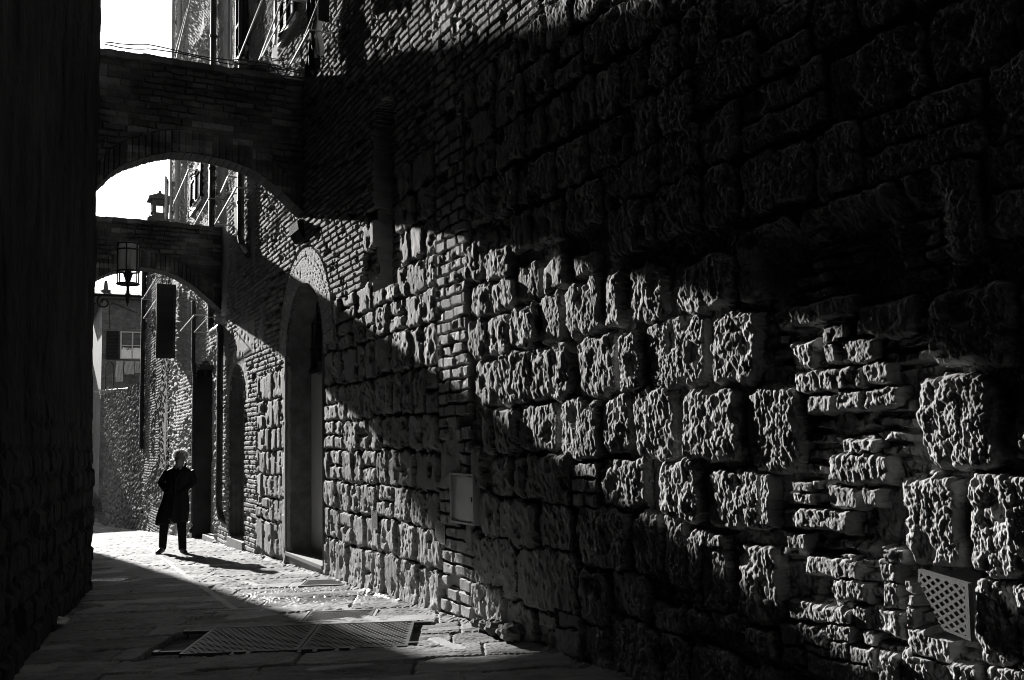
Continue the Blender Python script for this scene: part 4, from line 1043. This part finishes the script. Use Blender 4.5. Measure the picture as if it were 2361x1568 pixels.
b.tube([pc_(350, 850), pc_(270, 1120, .05), pc_(228, 1410, -.04)], [.10, .062, .042], 12); b.tube([pc_(455, 850), pc_(478, 1130, .02), pc_(480, 1430, -.02)], [.10, .062, .042], 12)
b.tube([pc_(228, 1410, -.04), pc_(222, 1450, .02), pc_(216, 1462, .12)], [.042, .045, .03], 10); b.tube([pc_(480, 1430, -.02), pc_(495, 1462, .03), pc_(545, 1472, .12)], [.042, .045, .03], 10)
ARM = {-1: [(296, 478, 0), (186, 612, -.06), (300, 712, .10)], 1: [(568, 478, 0), (606, 618, -.06), (520, 718, .10)]}
for sx, (s0, s1, s2) in ARM.items():
    P0_, P1_, P2_ = pc_(*s0), pc_(*s1), pc_(*s2); b.tube([P0_, P0_.lerp(P1_, .5), P1_, P1_.lerp(P2_, .5), P2_], [.05, .045, .04, .036, .028], 10)
    # hand in the pocket: palm, four fingers, thumb
    dr_ = (P2_-P1_).normalized(); dn = (dr_+Vector((0, 0, -.9))).normalized(); sd_ = dn.cross(tw).normalized()
    P2_ = P2_-tw*.07-rt*sx*.03; pal = P2_+dn*.05; b.tube([P2_, pal, pal+dn*.035], [.028, .036, .034], 10)
    for i in range(4):
        q = pal+dn*.035+sd_*(-.027+i*.018); Lf = (.062, .072, .068, .052)[i]; b.tube([q, q+dn*Lf*.5+tw*-.006, q+dn*Lf+tw*-.02], [.0095, .009, .008], 8)
    b.tube([pal+sd_*-.03, pal+sd_*-.05+dn*.03, pal+sd_*-.048+dn*.058], [.012, .011, .009], 8)
body = remeshed(b, 'body', SKIN, per, .008)
# trousers
b = MB()
b.loft([ring(pc_(405, 760), .155, .12), ring(pc_(400, 860), .18, .13), ring(pc_(400, 900), .17, .12)])
b.tube([pc_(345, 860), pc_(270, 1120, .05), pc_(250, 1250, .01), pc_(228, 1420, -.04), pc_(226, 1440, -.035)], [.115, .078, .07, .062, .06], 16)
b.tube([pc_(455, 860), pc_(478, 1130, .02), pc_(482, 1280, .0), pc_(484, 1450, -.02)], [.115, .078, .07, .066], 16)
remeshed(b, 'trousers', TROU, per, .010)
for pts in ([(232, 1425, -.10), (224, 1448, -.03), (218, 1458, .05), (216, 1470, .13), (215, 1474, .17)], [(470, 1466, -.08), (485, 1462, -.02), (515, 1468, .04), (548, 1476, .10), (565, 1480, .12)]):
    b = MB(); b.tube([pc_(*q) for q in pts], [.036, .05, .048, .042, .025], 12)
    b.tube([pc_(pts[0][0], pts[0][1]+12, pts[0][2]), pc_(pts[0][0], pts[0][1]+22, pts[0][2])], [.034, .032], 12)
    remeshed(b, 'shoe', SHOE, per, .007)
# coat
b = MB()
rows = [(420, 375, 512, .065), (440, 322, 540, .095), (462, 282, 572, .115), (500, 264, 588, .13), (600, 270, 572, .145), (700, 256, 548, .15), (800, 232, 556, .155), (900, 200, 562, .165), (1000, 170, 560, .175), (1080, 154, 554, .18), (1128, 162, 548, .18)]
R_s = []
n = 64
for k_, (y, xl_, xr_, dp) in enumerate(rows):
    c = pc_((xl_+xr_)/2, y); rx = (xr_-xl_)/2*SC; fd = .05*max(0, (y-600)/500); rg = []
    for i in range(n):
        a = 2*math.pi*i/n; fo = 1+fd*math.sin(9*a+1.3)+.5*fd*math.sin(5*a+y*.004)
        dz_ = 0
        if y > 1000: dz_ = .10*math.exp(-((math.cos(a)-.05)/.16)**2)*(math.sin(a) > 0)*(y-1000)/128
        if y > 1000: dz_ += -.03*math.cos(a*1.0+2.6)*(y-1000)/128
        rg.append(c+rt*(rx*math.cos(a)*fo)+tw*(dp*math.sin(a)*fo)+Vector((0, 0, dz_)))
    R_s.append(rg)
b.loft(R_s)
for sx, (s0, s1, s2) in ARM.items():
    P0_, P1_, P2_ = pc_(*s0), pc_(*s1), pc_(*s2)
    b.tube([P0_+Vector((0, 0, .005)), P0_.lerp(P1_, .35), P0_.lerp(P1_, .8), P1_, P1_.lerp(P2_, .25), P1_.lerp(P2_, .7), P2_], [.070, .068, .062, .058, .056, .052, .048], 14)
    b.tube([P0_.lerp(P1_, .9)+tw*.03, P1_+tw*.05+rt*sx*.01], [.03, .035], 8)
# turned-up collar and lapels
b.tube([pc_(388, 385, -.02), pc_(380, 425, .03), pc_(405, 500, .11), pc_(422, 560, .145)], [.014, .024, .026, .016], 10)
b.tube([pc_(508, 385, -.02), pc_(514, 425, .03), pc_(475, 500, .11), pc_(440, 560, .145)], [.014, .024, .026, .016], 10)
b.tube([pc_(388, 388, -.02), pc_(400, 385, -.07), pc_(450, 382, -.085), pc_(495, 385, -.07), pc_(508, 388, -.02)], .020, 10)
b.tube([pc_(430, 560, .15), pc_(418, 800, .165), pc_(402, 1000, .185), pc_(398, 1060, .185)], [.010, .012, .014, .010], 8)
for (xa_, xb_) in ((285, 350), (485, 535)): b.tube([pc_(xa_, 735, .14), pc_(xb_, 722, .15)], .013, 8)
coat = remeshed(b, 'coat', COAT, per, .010)
for (x, y) in ((442, 640), (436, 780), (466, 780), (428, 900)):
    b = MB(); b.tube([pc_(x, y, .168), pc_(x, y, .182)], .014, 12); b.build('button', SHOE, coat)
b = MB(); b.tube([pc_(415, 400, .05), pc_(424, 450, .085), pc_(445, 490, .10)], [.016, .022, .006], 10); b.tube([pc_(478, 400, .05), pc_(472, 445, .085), pc_(450, 490, .10)], [.016, .02, .006], 10); b.build('shirt_collar', SHIRT, per)
b = MB()
for sx in (-1, 1): b.tube([H0+rt*(.012+sx*.033+.024*math.cos(a))+tw*.104+Vector((0, 0, .008+.018*math.sin(a))) for a in np.linspace(0, 2*math.pi, 14, endpoint=False)], .0028, 5, closed=True); b.tube([H0+rt*(.012+sx*.057)+tw*.102+Vector((0, 0, .012)), H0+rt*(.012+sx*.08)+tw*.0+Vector((0, 0, .012))], .0025, 5)
b.tube([H0+rt*.003+tw*.106+Vector((0, 0, .01)), H0+rt*.021+tw*.106+Vector((0, 0, .01))], .0025, 5); b.build('glasses', IRON, per)
# hair: a full, wavy mop
R = random.Random(8); b = MB(); HC = pc_(452, 290, .02)
def strand(b, lo, hi, r0, nz=-.55, flat=False):
    th_ = R.uniform(0, 2*math.pi); ph_ = math.acos(R.uniform(nz, 1)); dv = rt*(math.sin(ph_)*math.cos(th_))+tw*(math.sin(ph_)*math.sin(th_))+Vector((0, 0, math.cos(ph_)))
    fr_ = dv.dot(tw)
    if fr_ > .45 and dv.z < .5: return
    root = HC+dv*lo; rad = hi+.016*R.random()-.015*(fr_ > .3)
    tip = HC+rt*(dv.dot(rt)*rad*1.06)+tw*(fr_*rad*.98)+Vector((0, 0, dv.z*rad*.95)); tg = dv.cross(Vector([R.gauss(0, 1) for _ in range(3)])).normalized()
    P_ = [root, root.lerp(tip, .6)+tg*.008, tip+tg*.012, tip+tg*.034-dv*.008]
    if not flat: b.tube(P_, [r0, r0*.9, r0*.6, r0*.2], 5); return
    sd2 = dv.cross(tg)*r0; b.add([q+sg*sd2*f_ for q, f_ in zip(P_, (1, 1, .8, .3)) for sg in (-1, 1)], [(0, 1, 3, 2), (2, 3, 5, 4), (4, 5, 7, 6)])
for _ in range(420): strand(b, .07, .092, .009)
b.build('hair', HAIRB, per, True)
b = MB()
for _ in range(900): strand(b, .08, .119, .006, -.3, True)
b.build('hair_curls', HAIR, per, True)

# ------------------------------------------------------------------ camera, light, sky
cam = bpy.data.cameras.new('camera'); co = bpy.data.objects.new('camera', cam); COL.objects.link(co)
right = M @ np.array([1, 0, 0]); up = M @ np.array([0, 1, 0]); fw = M @ np.array([0, 0, 1.0])
mw = Matrix([[right[i], up[i], -fw[i], 0] for i in range(3)]+[[0, 0, 0, 1]]); co.matrix_world = mw
cam.sensor_width = 36; cam.lens = 36*F/2361; cam.clip_end = 2000; cam.clip_start = .05
scene.camera = co
sd = wr(*SUNPX); el = math.asin(sd[2]); az = math.atan2(sd[0], sd[1])     # towards the sun
L = bpy.data.lights.new('sun', 'SUN'); L.energy = 5.0; L.angle = math.radians(.5); L.color = (1, .985, .96)
lo = bpy.data.objects.new('sun', L); COL.objects.link(lo)
lo.rotation_euler = Vector(sd).to_track_quat('Z', 'Y').to_euler()
w = bpy.data.worlds.new('World'); scene.world = w; w.use_nodes = True; nt = w.node_tree
sky = nt.nodes.new('ShaderNodeTexSky'); sky.sky_type = 'NISHITA'; sky.sun_disc = False
sky.sun_elevation = el; sky.sun_rotation = az; sky.dust_density = 2.5; sky.air_density = 1.0
bw = nt.nodes.new('ShaderNodeRGBToBW'); bg = nt.nodes['Background']; bg.inputs['Strength'].default_value = .05
nt.links.new(sky.outputs[0], bw.inputs[0]); nt.links.new(bw.outputs[0], bg.inputs['Color'])
scene.view_settings.view_transform = 'Standard'; scene.view_settings.look = 'None'
scene.view_settings.exposure = 1.22; scene.view_settings.gamma = 1
scene.cycles.max_bounces = 5; scene.cycles.diffuse_bounces = 1
scene.cycles.use_denoising = True; scene.cycles.filter_width = 1.0; scene.cycles.sample_clamp_indirect = .6
